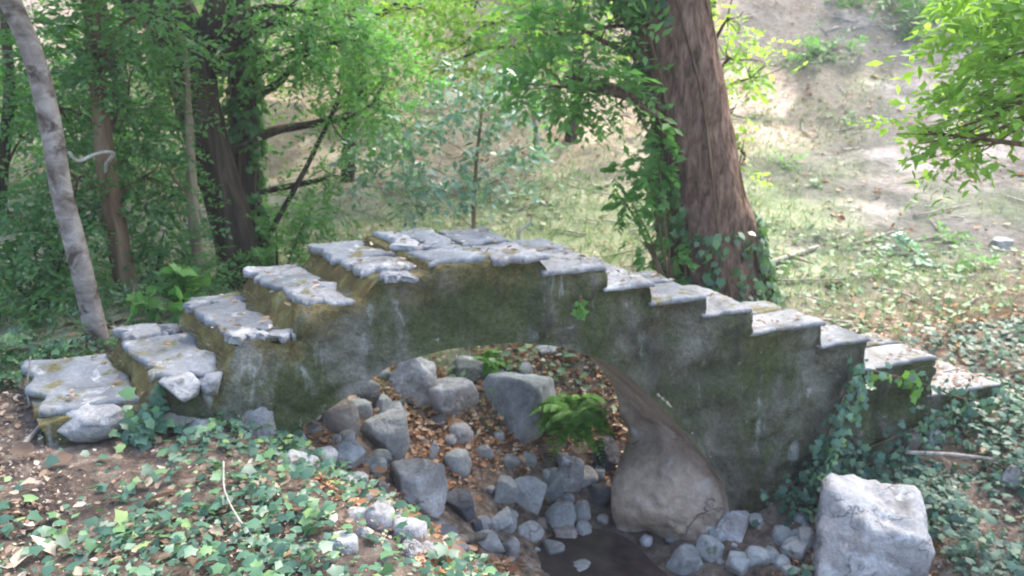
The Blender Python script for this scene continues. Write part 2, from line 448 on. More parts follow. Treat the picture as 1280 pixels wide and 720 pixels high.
def sprays(centers, radii, nspray, leaf, rng, per=12, length=.28, droop=.35):
    """leaf positions/axes/normals: flat leafy sprays through ellipsoids. centers (K,3), radii (K,3), nspray per cluster"""
    P, A, Nn, S = [], [], [], []
    for c, r, n in zip(centers, radii, nspray):
        n = int(n * .72 + .5)
        if n < 1: continue
        d = unit(rng.normal(size=(n, 3)))
        rad = rng.random(n) ** .45
        b = c + d * r * rad[:, None]
        out = unit(d * [1, 1, .5] + rng.normal(size=(n, 3)) * .5 + [0, 0, -droop])
        up = unit(rng.normal(size=(n, 3)) * .38 + [0, 0, 1])
        sd = unit(np.cross(up, out))
        L = length * (.6 + .8 * rng.random(n))
        t = (np.arange(per) + .5) / per
        sgn = np.where(np.arange(per) % 2 == 0, 1, -1)
        p = b[:, None] + out[:, None] * (L[:, None] * t)[..., None] - np.array([0, 0, 1]) * (droop * .5 * L[:, None] * t ** 2)[..., None]
        a = out[:, None] * .6 + sd[:, None] * sgn[None, :, None] * .8 + rng.normal(size=(n, per, 3)) * .22
        nn = up[:, None] + rng.normal(size=(n, per, 3)) * .35
        P.append(p.reshape(-1, 3)); A.append(a.reshape(-1, 3)); Nn.append(nn.reshape(-1, 3))
        S.append((leaf * (.65 + .7 * rng.random((n, per)))).ravel())
    return np.vstack(P), np.vstack(A), np.vstack(Nn), np.concatenate(S)

def foliage(name, blobs, leaf, mat, parent, per=12, length=.28, tmpl=LEAF_OVAL, droop=.35, seed=1):
    rng = np.random.default_rng(seed)
    C = np.array([b[0] for b in blobs]); R = np.array([b[1] for b in blobs]); n = [b[2] for b in blobs]
    p, a, nn, s = sprays(C, R, n, leaf, rng, per, length, droop)
    return leaves(name, p, a, nn, s, tmpl, mat, parent)

def pb(px, py, y, rpx, rpy, n, depth=None):
    """a leaf clump seen round pixel (px, py) at distance y: (centre, radii, sprays)"""
    c = at_y(px, py, y)
    k = y / FPX / CP
    rx, rz = rpx * k, rpy * k
    return (c, np.array([rx, depth or .5 * (rx + rz), rz]), n)

def make_tree(name, label, path, mat, blobs, leaf, leafmat, seed, group=None, seg=14, n=40, rough=.12, ridges=0, per=12, length=.28,
              limbs=True, extra_limbs=(), tmpl=LEAF_OVAL, far_blobs=(), droop=.35, limb_r=.35, cat='tree'):
    """path: [(x,y,z,r)] world"""
    rng = np.random.default_rng(seed)
    path = np.asarray(path, float)
    gz = float(terrain(path[0, 0], path[0, 1]))
    base = path[0].copy(); base[2] = gz - .25; base[3] *= 1.15
    if path[0, 2] > gz + .15:
        path = np.vstack([base, path])
    else:
        path[0] = base
    root = empty(name)
    tag(root, label, cat, group)
    S = Soup(); S.add(*tube(path[:, :3], path[:, 3], n, seg, rough, seed, ridges))
    allb = list(blobs) + list(far_blobs)
    if limbs:
        fine = resample(path, 60)
        for c, r, k in allb:
            cand = fine[(fine[:, 2] > fine[0, 2] + .25 * (fine[-1, 2] - fine[0, 2]))]
            low = cand[cand[:, 2] < c[2] - .15]
            if len(low) == 0: low = cand[:1]
            j = np.argmin(np.linalg.norm(low[:, :2] - c[:2], axis=1) + .6 * abs(c[2] - .35 - low[:, 2]))
            st = low[j]
            dist = np.linalg.norm(c - st[:3])
            r0 = min(st[3] * limb_r, .012 + .022 * dist)
            mid = (st[:3] + c) / 2 + rng.normal(size=3) * .12 * dist + [0, 0, .1 * dist]
            S.add(*tube([st[:3], mid, c], [r0, r0 * .7, .006], 12, 6, .15, seed))
            for _ in range(5):
                e = c + unit(rng.normal(size=3)) * r * .85
                mm = (mid * .3 + c * .7); m2 = (mm + e) / 2 + rng.normal(size=3) * .08 * np.linalg.norm(r)
                S.add(*tube([mm, m2, e], [min(.008, r0 * .6), min(.006, r0 * .45), .002], 8, 5))
    for pth in extra_limbs:
        pth = np.asarray(pth, float); S.add(*tube(pth[:, :3], pth[:, 3], 24, 8, .15, seed + 3))
    S.build('trunk', mat, root)
    if len(allb):
        F = Soup()
        rng2 = np.random.default_rng(seed + 50)
        for bl, lf in ((blobs, leaf), (far_blobs, leaf * 1.9)):
            if not len(bl): continue
            p, a, nn, s = sprays([b[0] for b in bl], [b[1] for b in bl], [b[2] for b in bl], lf, rng2, per, length * (lf / leaf) ** .6, droop)
            leaves('crown', p, a, nn, s, tmpl, leafmat, soup=F)
        F.build('crown', leafmat, root, shade=False)
    return root

def ppath(lst, y):
    """[(px,py,width_px[,dy])] -> world path rows at distance y"""
    out = []
    for it in lst:
        yy = y + (it[3] if len(it) > 3 else 0)
        p = at_y(it[0], it[1], yy)
        out.append([*p, it[2] / 2 * yy / FPX / CP])
    return out

# ------------------------------------------------------------------ ground
def axis_grid(knots):
    out = []
    for (a, b, st) in knots: out.append(np.arange(a, b, st))
    out.append([knots[-1][1]]); return np.concatenate(out)
gx = axis_grid([(-66, -12, 1.2), (-12, -3.2, .16), (-3.2, 4.6, .045), (4.6, 12, .14), (12, 66, 1.2)])
gy = axis_grid([(-11, .2, .3), (.2, 6.6, .045), (6.6, 12, .09), (12, 24, .2), (24, 92, 1.2)])
GX, GY = np.meshgrid(gx, gy)
GZ = terrain(GX, GY)
V = np.stack([GX, GY, GZ], -1).reshape(-1, 3)
nx, ny = len(gx), len(gy)
ii = (np.arange(ny - 1)[:, None] * nx + np.arange(nx - 1)[None]).ravel()
F = np.stack([ii, ii + 1, ii + nx + 1, ii + nx], 1)
S_, Q_ = sq(V[:, 0], V[:, 1]); SE_ = S_ + .40 * np.clip(Q_, -4, 0)
nz = fbm2(V[:, 0], V[:, 1], .5, 4, 31); nz2 = fbm2(V[:, 0], V[:, 1], 1.3, 4, 47)
hill = smooth(1.0, 2.4, Q_)
litter = np.clip(.7 + .5 * nz2, 0, 1)
grassy = hill * smooth(-.3, .35, nz + .55 * (1 - smooth(1.2, 3.5, V[:, 0])) - .35 * smooth(3, 6, V[:, 0]) + .1) * (1 - .8 * smooth(11, 15, V[:, 1]))
dry = hill * smooth(5.2, 7.5, V[:, 1]) * np.clip(.8 + .4 * nz2, 0, 1)
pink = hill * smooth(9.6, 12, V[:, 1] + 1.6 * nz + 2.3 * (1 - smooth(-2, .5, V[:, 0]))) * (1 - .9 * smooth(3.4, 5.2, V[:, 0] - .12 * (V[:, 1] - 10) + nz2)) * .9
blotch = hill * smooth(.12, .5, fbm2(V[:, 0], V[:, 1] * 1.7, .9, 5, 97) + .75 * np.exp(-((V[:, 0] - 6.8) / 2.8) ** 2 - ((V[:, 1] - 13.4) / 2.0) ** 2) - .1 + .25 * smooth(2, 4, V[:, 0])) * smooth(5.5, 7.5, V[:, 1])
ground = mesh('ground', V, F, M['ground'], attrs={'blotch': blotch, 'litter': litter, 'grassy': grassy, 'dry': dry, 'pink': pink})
tag(ground, 'woodland floor falling to the creek and rising into the hillside behind', 'ground', kind='structure')

def on_ground(x, y, dz=0.0): return np.stack([x, y, terrain(x, y) + dz], -1)

# water
a = np.linspace(0, 2 * np.pi, 60, endpoint=False)
ws, wq = 2.28 + .42 * np.cos(a) * (1 + .1 * np.sin(3 * a)), -.05 + .6 * np.sin(a) * (1 + .1 * np.cos(2 * a))
ws = ws - .40 * np.clip(wq, -4, 0)
wx, wy = xy(ws, wq)
water = mesh('water', np.stack([wx, wy, np.full(60, -1.262)], 1), [np.arange(60)[None]], M['water'], shade=False)
tag(water, 'shallow dark brown water lying in the creek bed', 'water', kind='structure')

# ------------------------------------------------------------------ bridge
STEPS = [(-.16, .21, .143), (.21, .53, .268), (.53, .84, .39), (.84, 1.16, .52), (1.16, 1.46, .61), (1.46, 1.76, .652), (1.76, 2.02, .642),
         (2.02, 2.35, .555), (2.35, 2.63, .437), (2.63, 2.96, .332), (2.96, 3.26, .232), (3.26, 3.77, .085),
         (3.77, 4.11, -.055), (4.11, 4.68, -.245), (4.68, 5.27, -.515)]
W = .70
ARCH = [(.42, -1.5), (.5, -.62), (.62, -.34), (.77, -.11), (.98, .01), (1.25, .172), (1.52, .212), (1.85, .205), (2.11, .15), (2.32, .06), (2.48, -.04),
        (2.74, -.30), (3.02, -.63), (3.2, -.9), (3.32, -1.5)]
def arch_z(s):
    s = np.asarray(s, float)
    z = np.interp(s, [p[0] for p in ARCH], [p[1] for p in ARCH])
    z = (z + np.interp(s - .03, [p[0] for p in ARCH], [p[1] for p in ARCH]) + np.interp(s + .03, [p[0] for p in ARCH], [p[1] for p in ARCH])) / 3
    return np.where((s < .42) | (s > 3.32), -1.5, z)
def width(s): return .70 - .22 * smooth(1.9, 3.2, np.asarray(s, float))
def skew(q):   # step edges run a little askew across the bridge, most on the left flight
    return -.20 * np.clip(q / W, 0, 1)
def top_z(s):
    s = np.asarray(s, float)
    z = np.full_like(s, STEPS[0][2] - .015)
    lv = [STEPS[0][2] - .015] + [t[2] for t in STEPS] + [STEPS[-1][2] - .04]
    ed = [STEPS[0][0]] + [t[1] for t in STEPS]
    for e, l0, l1 in zip(ed, lv[:-1], lv[1:]):
        hw = .045 if e < 1.3 else .016
        z = z + (l1 - l0) * smooth(e - hw, e + hw, s)
    return z
bridge = empty('stone_footbridge')
tag(bridge, 'old moss-grown stone arch footbridge with rough steps over the dry creek', 'bridge')

SL = .022  # thickness of the tread slabs that lie on the body
cols = set(np.round(np.arange(-.22, 5.33, .03), 4)) | set(np.round(np.arange(.4, .8, .01), 4)) | set(np.round(np.arange(2.9, 3.36, .012), 4))
for e in [STEPS[0][0]] + [t[1] for t in STEPS]: cols |= set(np.round(e + np.linspace(-1, 1, 9) * (.045 if e < 1.3 else .016), 4))
cols = np.array(sorted(cols))
NF, NT = 74, 20
ZT = top_z(cols) - SL
ZB = arch_z(cols)
zgrid = np.linspace(-1.5, .66, NF)
WC = width(cols)
left_w = 1 - smooth(1.3, 2.2, cols)
P = []
for k in range(NF):
    P.append(np.stack([cols, 0 * cols, np.clip(zgrid[k], ZB, ZT)], -1))
for k in range(1, NT):
    f = k / (NT - 1)
    P.append(np.stack([cols + skew(f * W) * (.25 + .75 * left_w), WC * f, ZT], -1))
for k in range(1, NF):
    z = np.clip(zgrid[NF - 1 - k], ZB, ZT)
    g = (z - ZB) / np.maximum(ZT - ZB, .01)
    P.append(np.stack([cols + skew(W) * (.25 + .75 * left_w) * g - .06 * (1 - g), WC * g + .74 * (1 - g), z], -1))
P = np.stack(P, 0)
rows, nc = P.shape[:2]
flat = P.reshape(-1, 3)
n1 = fbm(flat, 2.2, 3, 5); n2 = fbm(flat, 7, 4, 8); n3 = fbm(flat, 22, 3, 18)
isfront = np.repeat((np.arange(rows) < NF), nc); isback = np.repeat(np.arange(rows) >= NF + NT - 1, nc)
ZBr = np.tile(ZB, rows); ZTr = np.tile(ZT, rows)
edge_fade = np.clip(np.minimum(flat[:, 2] - ZBr, ZTr - flat[:, 2]) / .05, 0, 1)
disp = .034 * n1 + .02 * n2 + .009 * n3 - .03 * np.maximum(0, fbm(flat * [1, 1, 1.6], 5, 3, 91)) ** 1.5
rim = smooth(.22, .01, ZTr - flat[:, 2] + .06 * n2) * (1 - .75 * smooth(1.6, 2.4, flat[:, 0]))
flat = flat.copy()
flat[:, 1] += np.where(isfront, -disp, 0) * edge_fade + np.where(isback, disp, 0) * edge_fade
istop = ~(isfront | isback)
flat[:, 2] += np.where(istop, .008 * n2 + .004 * n3, 0)
flat[:, 0] += (.022 * fbm(flat * [.4, 1, 1], 6, 3, 55) + .008 * n3) * np.where(istop, 1, .9) * np.clip((flat[:, 2] - ZBr) / .1, 0, 1)
bx, by = xy(flat[:, 0], flat[:, 1])
Vb = np.stack([bx, by, flat[:, 2]], 1)
r_ = np.arange(rows - 1)[:, None] * nc; c_ = np.arange(nc - 1)[None]
Fb = np.stack([r_ + c_, r_ + c_ + 1, r_ + nc + c_ + 1, r_ + nc + c_], -1).reshape(-1, 4)
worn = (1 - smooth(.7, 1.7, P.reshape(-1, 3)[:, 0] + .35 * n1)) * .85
# end caps
capL = np.arange(rows) * nc; capR = capL + nc - 1
# risers get the mossy material (the quads of the top between two levels)
col_of = np.tile(np.arange(nc - 1), rows - 1); row_of = np.repeat(np.arange(rows - 1), nc - 1)
step_jump = np.abs(np.diff(ZT)) > .006
midx = np.where(step_jump[col_of] & (row_of >= NF - 1) & (row_of < NF + NT - 2), 1, 0)
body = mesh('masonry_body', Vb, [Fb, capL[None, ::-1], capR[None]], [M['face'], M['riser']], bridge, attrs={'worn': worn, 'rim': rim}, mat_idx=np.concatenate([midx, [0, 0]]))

# soffit
sc_ = cols[(cols > .40) & (cols < 3.34)]
NQ = 22
ps = []
for k in range(NQ):
    f = k / (NQ - 1); q = W * f
    ps.append(np.stack([sc_ - .06 * f, .74 * f + 0 * sc_, arch_z(sc_)], -1))
Ps = np.stack(ps, 0).reshape(-1, 3)
ns_ = .022 * fbm(Ps, 3, 4, 12) * np.repeat(np.clip(np.minimum(np.arange(NQ), NQ - 1 - np.arange(NQ)) / 3.0, 0, 1), len(sc_))
Ps[:, 2] += ns_; Ps[:, 0] += np.where(Ps[:, 0] > 2.2, -ns_, ns_)
x_, y_ = xy(Ps[:, 0], Ps[:, 1])
nc2 = len(sc_); r_ = np.arange(NQ - 1)[:, None] * nc2; c_ = np.arange(nc2 - 1)[None]
mesh('arch_soffit', np.stack([x_, y_, Ps[:, 2]], 1), np.stack([r_ + c_, r_ + nc2 + c_, r_ + nc2 + c_ + 1, r_ + c_ + 1], -1).reshape(-1, 4), M['footing'], bridge)

def slab(s0, s1, q0, q1, z, th, mat, seed, name='tread', tilt=0.0, skf=1.0, ns=34, nq=48, ragged=.02, amp=.008, parent=bridge):
    """an irregular flagstone tread: top sheet, rim and underside, displaced"""
    u = np.linspace(0, 1, ns); v = np.linspace(0, 1, nq)
    U, Vv = np.meshgrid(u, v)
    s = s0 + (s1 - s0) * U; q = q0 + (q1 - q0) * Vv
    e0 = ragged * fbm2(v * 3, v * 0 + seed, 1.5, 3, seed)[:, None]; e1 = ragged * fbm2(v * 3, v * 0 + seed + 9, 1.5, 3, seed)[:, None]
    f0 = ragged * fbm2(u * 3 + 5, u * 0 + seed, 1.5, 3, seed + 2)[None]
    s = s + e0 * (1 - U) + e1 * U + skew(q) * skf
    q = q + f0 * (1 - Vv)
    P3 = np.stack([s.ravel(), q.ravel(), np.zeros(s.size)], 1)
    nb = fbm(P3, 5, 4, seed + 20).reshape(s.shape)
    ledge = np.round(nb * 3 + .5 * fbm(P3, 14, 2, seed + 30).reshape(s.shape)) / 3 * .008
    edge = np.minimum(np.minimum(U * (s1 - s0), (1 - U) * (s1 - s0)), np.minimum(Vv, 1 - Vv) * (q1 - q0))
    rnd = -.007 * (1 - smooth(0, .012, edge)) + .0025 * fbm(P3, 16, 3, seed + 40).reshape(s.shape)
    zt = z + amp * nb + ledge * min(1, amp / .006) + rnd + tilt * (U - .5)
    zb = np.full_like(zt, z - th) + tilt * (U - .5)
    x1, y1 = xy(s, q)
    top = np.stack([x1, y1, zt], -1).reshape(-1, 3); bot = np.stack([x1, y1, zb], -1).reshape(-1, 3)
    m = ns * nq
    i = (np.arange(nq - 1)[:, None] * ns + np.arange(ns - 1)[None]).ravel()
    f1 = np.stack([i, i + 1, i + ns + 1, i + ns], 1); f2 = np.stack([i, i + ns, i + ns + 1, i + 1], 1) + m
    loop = np.concatenate([np.arange(ns), np.arange(1, nq) * ns + ns - 1, np.arange(ns - 2, -1, -1) + (nq - 1) * ns, np.arange(nq - 2, 0, -1) * ns])
    nxt = np.roll(loop, -1)
    f3 = np.stack([loop, loop + m, nxt + m, nxt], 1)
    return mesh(name, np.vstack([top, bot]), [f1, f2, f3], mat, parent)

LEFT_STONES = {0: [(-.12, .86, .10, 1.03, 0)],
               1: [(.06, .90, .0, .76, 0), (.02, .60, .77, 1.03, 1), (.62, .90, .78, 1.02, 0)],
               2: [(.08, .80, .20, .80, 0), (.03, .88, .81, 1.03, 0), (.10, .55, .0, .17, 1), (.60, .95, -.02, .10, 1)],
               3: [(.10, .74, .02, .29, 1), (.06, .80, .31, .70, 0), (.02, .86, .72, 1.03, 1)],
               4: [(.10, .90, .14, .50, 1), (.04, .95, .53, 1.02, 0), (.25, .7, -.02, .09, 1)],
               5: [(.02, .97, .02, .40, 0), (.04, .5, .43, 1.0, 1), (.52, .98, .42, 1.02, 0)],
               6: [(.02, 1.0, -.02, .47, 1), (.03, .98, .5, 1.0, 0)]}
kk = 0
for k, (a_, b_, t_) in enumerate(STEPS):
    wd = float(width((a_ + b_) / 2))
    sk = .25 + .75 * (1 - float(smooth(1.3, 2.2, (a_ + b_) / 2)))
    if k in LEFT_STONES: stones = LEFT_STONES[k]
    else: stones = [(-.01, 1.01, -.012, .55, 1 if k % 3 else 0), (.0, 1.0, .57, 1.0, 0 if k % 2 else 1)]
    for (u0, u1, v0, v1, tone) in stones:
        kk += 1
        left = k < 7
        slab(a_ + (b_ - a_) * u0, a_ + (b_ - a_) * u1, wd * v0, wd * v1, t_ + .003 * math.sin(kk * 2.1) + (.0 if left else .001), .032 if k < 7 else .024, M['slab_pale'] if tone else M['slab'], 100 + kk * 7, skf=sk,
             ragged=.034 if k < 7 else .010, ns=30, nq=34, amp=.006 if k < 7 else .003)

# ------------------------------------------------------------------ rocks
def ico(sub):
    t = (1 + 5 ** .5) / 2
    v = np.array([[-1, t, 0], [1, t, 0], [-1, -t, 0], [1, -t, 0], [0, -1, t], [0, 1, t], [0, -1, -t], [0, 1, -t], [t, 0, -1], [t, 0, 1], [-t, 0, -1], [-t, 0, 1]], float)
    f = [[0, 11, 5], [0, 5, 1], [0, 1, 7], [0, 7, 10], [0, 10, 11], [1, 5, 9], [5, 11, 4], [11, 10, 2], [10, 7, 6], [7, 1, 8], [3, 9, 4], [3, 4, 2], [3, 2, 6], [3, 6, 8], [3, 8, 9], [4, 9, 5], [2, 4, 11], [6, 2, 10], [8, 6, 7], [9, 8, 1]]
    v = list(unit(v)); f = [list(a) for a in f]
    for _ in range(sub):
        cache, nf = {}, []
        def mid(a, b):
            k = (min(a, b), max(a, b))
            if k not in cache:
                m = v[a] + v[b]; v.append(m / np.linalg.norm(m)); cache[k] = len(v) - 1
            return cache[k]
        for a, b, c in f:
            ab, bc, ca = mid(a, b), mid(b, c), mid(c, a)
            nf += [[a, ab, ca], [b, bc, ab], [c, ca, bc], [ab, bc, ca]]
        f = nf
    return np.array(v), np.array(f)
ICO = {k: ico(k) for k in (2, 3, 4)}

def rock_shape(seed, sub, angular=.8, planes=None):
    angular = min(1.0, .58 + .48 * angular)
    planes = planes or (5 if angular > .95 else 10)
    rng = np.random.default_rng(seed)
    d, f = ICO[sub]
    n = unit(np.vstack([rng.normal(size=(planes, 3)), [[0, 0, 1]], [[0, 0, -1]]]))
    if seed == 346:   # the blocky white boulder
        n = unit(np.array([[1, 0, .1], [-1, .1, -.06], [.1, -1, .12], [0, 1, 0], [.05, -.12, 1], [0, 0, -1], [.8, -.2, .75], [-.75, -.5, .6], [.85, -.8, 0.1]], float))
    dist = .55 + .5 * rng.random(len(n))
    if seed == 346: dist = np.array([.76, .78, .72, .7, .74, .8, .84, .86, .86])
    den = d @ n.T
    r = np.where(den > .05, dist[None] / np.maximum(den, .05), 9)
    rp = np.minimum((r ** -34).sum(1) ** (-1 / 34), 1.2)
    rad = angular * rp + (1 - angular)
    if seed == 346: rad = rad * (1 - .10 * np.abs(fbm(d, 2.2, 3, 8)))
    rad = rad * (1 + .05 * fbm(d * 1.5 + seed, 1.6, 4, seed) - .03 * np.abs(fbm(d, 4, 3, seed + 3)) + .014 * fbm(d, 14, 2, seed + 4))
    v = d * rad[:, None]
    lo, hi = v.min(0), v.max(0)
    return (v - (lo + hi) / 2) / ((hi - lo) / 2), f

def rock(center, half, rot, mat, seed, label, angular=.8, group=None, sub=None, name='rock', cat='rock', lean=0.0, parent=None):
    sub = sub or (4 if max(half) > .11 else 3)
    v, f = rock_shape(seed, sub, angular)
    v = v * np.asarray(half)
    ca, sa = math.cos(lean), math.sin(lean)
    v = v @ np.array([[ca, 0, -sa], [0, 1, 0], [sa, 0, ca]])
    c, s = math.cos(rot), math.sin(rot)
    v = v @ np.array([[c, s, 0], [-s, c, 0], [0, 0, 1]])
    if parent is not None:
        return mesh(name, v + np.asarray(center), f, mat, parent)
    o = mesh(name, v, f, mat)
    o.location = [float(t) for t in center]
    return tag(o, label, cat, group)

# px, py (centre), w, h in photo pixels, tone, angular, label, optional distance override
ROCKS = [
 (519, 482, 66, 66, 'rk_white', .9, 'pale angular boulder with a pointed top leaning against the left wall of the arch', None, .5),
 (567, 504, 66, 58, 'rk_white', .9, 'pale block with a dark underside beside the pointed boulder', None, 0),
 (645, 505, 100, 100, 'rk_blue', .88, 'largest blue-grey boulder, under the middle of the arch', None, .35),
 (481, 548, 62, 62, 'rk_grey', .9, 'grey boulder with a flat smooth face under the pointed pale boulder', None, 0),
 (522, 615, 78, 66, 'rk_white', .9, 'peaked whitish boulder in the middle of the creek bed near the ivy', None, .1),
 (491, 641, 34, 26, 'rk_grey', .5, 'small grey stone leaning at the left foot of the white peaked boulder', None, 0),
 (512, 668, 46, 44, 'rk_pale', .5, 'rounded cream stone at the edge of the ivy below the white peaked boulder', None, 0),
 (556, 668, 46, 28, 'rk_pale', .8, 'low pale stone beside the water, right of the rounded cream stone', None, 0),
 (572, 633, 50, 30, 'rk_dark', .7, 'dark purple-grey stone right of the white peaked boulder', None, 0),
 (661, 621, 42, 56, 'rk_grey', .25, 'upright egg-shaped grey stone standing at the water edge', None, 0),
 (632, 618, 32, 46, 'rk_grey', .5, 'grey stone half hidden behind the egg-shaped grey stone', None, 0),
 (663, 666, 36, 24, 'rk_white', .15, 'small smooth whitish cobble lying alone in the dark water', None, 0),
 (700, 648, 38, 40, 'rk_blue', .4, 'rounded blue-grey stone right of the whitish cobble', None, 0),
 (727, 642, 24, 30, 'rk_grey', .4, 'small upright grey stone between the rounded stone and the footing of the arch', None, 0),
 (711, 598, 34, 56, 'rk_white', .95, 'narrow jagged whitish stone standing under the fern', None, .2),
 (571, 580, 38, 36, 'rk_grey', .35, 'round grey cobble on the orange leaves below the pale block', None, 0),
 (575, 544, 34, 28, 'rk_white', .8, 'white stone right below the dark underside of the pale block', None, 0),
 (542, 566, 13, 26, 'rk_white', .9, 'thin white sliver of stone on the orange leaves', None, .3),
 (606, 566, 24, 20, 'rk_grey', .4, 'small grey pebble on the orange leaves under the large blue-grey boulder', None, 0),
 (428, 568, 66, 34, 'rk_blue', .6, 'flat blue-grey stone left of the smooth-faced grey boulder', None, 0),
 (396, 511, 28, 20, 'rk_pale', .8, 'small pale stone lodged under the left wall of the bridge', None, 0),
 (424, 527, 52, 50, 'rk_brown', .8, 'brownish-grey stone wedged between the left wall and the smooth-faced boulder', None, 0),
 (456, 492, 42, 52, 'rk_grey', .7, 'grey stone set against the wall left of the pointed pale boulder', None, 0),
 (375, 576, 46, 26, 'rk_grey', .7, 'low grey stone at the foot of the left wall above the ivy', None, 0),
 (438, 606, 26, 20, 'rk_pale', .7, 'small white stone at the upper edge of the ivy', None, 0),
 (457, 625, 22, 16, 'rk_pale', .7, 'small pinkish-white stone just below the white stone at the ivy edge', None, 0),
 (478, 611, 18, 24, 'rk_brown', .6, 'small brown upright stone left of the white peaked boulder', None, 0),
 (474, 652, 44, 36, 'rk_pale', .8, 'pale broken stone half covered by the ivy, left of the cream stone', None, 0),
 (569, 696, 40, 28, 'rk_dark', .6, 'dark round stone at the water edge below the sunken log', None, 0),
 (612, 680, 40, 24, 'rk_grey', .6, 'low grey stone by the sunken log in the water', None, 0),
 (783, 709, 66, 32, 'rk_blue', .85, 'flat-topped bluish block in front of the footing of the arch', None, 0),
 (724, 715, 40, 24, 'rk_grey', .4, 'rounded grey stone left of the flat-topped bluish block', None, 0),
 (886, 690, 36, 36, 'rk_blue', .7, 'blue-grey stone in the pile right of the arch footing, under the white stone', None, 0),
 (882, 655, 38, 32, 'rk_grey', .6, 'grey stone topmost in the pile right of the arch footing', None, 0),
 (916, 661, 42, 48, 'rk_white', .95, 'jagged white stone right of the arch footing', None, .2),
 (855, 703, 46, 34, 'rk_blue', .7, 'blue-grey stone at the bottom of the pile beside the arch footing', None, 0),
 (925, 706, 40, 30, 'rk_blue', .6, 'blue-grey stone lying between the arch footing and the large white boulder', None, 0),
 (758, 574, 34, 52, 'rk_dark', .7, 'tall dark stone under the right side of the arch beside the fern', None, 0),
 (752, 622, 36, 34, 'rk_dark', .6, 'dark stone between the jagged whitish stone and the arch footing', None, 0),
 (729, 668, 36, 30, 'rk_grey', .7, 'rough grey stone at the right edge of the water', None, 0),
 (746, 683, 15, 18, 'rk_brown', .4, 'little tan pebble by the right edge of the water', None, 0),
 (690, 598, 26, 24, 'rk_grey', .5, 'grey cobble between the egg-shaped stone and the jagged whitish stone', None, 0),
 (640, 578, 24, 20, 'rk_grey', .5, 'grey cobble on leaves behind the egg-shaped grey stone', None, 0),
 (661, 577, 22, 22, 'rk_blue', .5, 'bluish cobble at the foot of the largest boulder', None, 0),
 (684, 437, 30, 15, 'rk_white', .6, 'white stone on the leafy bank seen just under the crown of the arch', None, 0),
 (590, 462, 50, 34, 'rk_mossy', .7, 'mossy stone on the far bank left of the largest boulder', None, 0),
 (1091, 694, 148, 154, 'rk_white', .9, 'large white boulder in the ivy in front of the right end of the bridge', None, .05),
 (1138, 552, 24, 26, 'rk_brown', .6, 'small brown stone in the ivy above the large white boulder', None, 0),
 (1170, 547, 22, 18, 'rk_grey', .5, 'small grey stone in the ivy beside the small brown stone', None, 0),
 (1264, 600, 30, 34, 'rk_pale', .6, 'pale stone in the ivy at the end of the dead branch', None, 0),
 (1252, 306, 30, 16, 'rk_grey', .6, 'grey stone among the pale herbs on the hillside', None, 0),
 (1042, 357, 22, 12, 'clod', .6, 'dark clod of earth lying on the grass beyond the bridge', None, 0),
 (980, 596, 40, 16, 'rk_brown', .6, 'flat brown stone at the foot of the right wall of the bridge', None, 0),
]
placed = []
HEAPS = []
for k, (px, py, w, h, tone, ang, lab, yy, lean) in enumerate(ROCKS):
    p, t = hit(px, py + h * .28)
    half = np.array([w / 2 * t / FPX, w / 2 * t / FPX * .85, h / 2 * t / FPX * 1.05])
    d = ray(px, py); c = EYE + d * (t + half[1] * .35)
    s, q = sq(c[0], c[1])
    o = rock(c, half, .25 * math.sin(k * 2.3), M[tone], 300 + k if k != 2 else 517, lab, ang, None, lean=lean, name='boulder' if w > 60 else 'rock' , cat='boulder' if w > 60 else 'rock')
    placed.append((c, half))

# heaps of like stones at the feet of the arch
rng = np.random.default_rng(123)
for (x0, x1, y0, y1, n, tone, lab, grp) in [(365, 500, 490, 600, 26, ('rk_blue', 'rk_grey', 'rk_grey'), 'blue-grey stone heaped with others at the left foot of the arch', 'blue-grey stones heaped at the left foot of the arch'),
                                            (690, 775, 575, 700, 9, ('rk_grey', 'rk_brown', 'rk_blue'), 'stone among the small rubble between the water and the arch footing', 'small rubble between the water and the arch footing'),
                                            (865, 1010, 640, 720, 20, ('rk_blue', 'rk_grey'), 'bluish stone in the rubble between the arch footing and the large white boulder', 'bluish rubble right of the arch footing'),
                                            (425, 500, 600, 690, 12, ('rk_pale', 'rk_grey'), 'pale stone in the row along the edge of the near bank ivy', 'pale stones along the edge of the ivy'),
                                            (500, 640, 640, 700, 12, ('rk_grey', 'rk_dark', 'rk_pale'), 'grey stone by the near edge of the dark water', 'grey stones by the near edge of the water')]:
    for j in range(n):
        px, py = rng.uniform(x0, x1), rng.uniform(y0, y1)
        p, t = hit(px, py); r = rng.uniform(7, 17) * t / FPX
        if any(np.linalg.norm(p[:2] - c[:2]) < hf[0] * .75 for c, hf in placed): continue
        rock(p + [0, .3 * r, r * .25], (r * rng.uniform(.9, 1.3), r, r * rng.uniform(.65, 1.0)), rng.uniform(0, 6), M[tone[j % len(tone)]], 1500 + int(x0) + j, lab, .85, grp, 3)
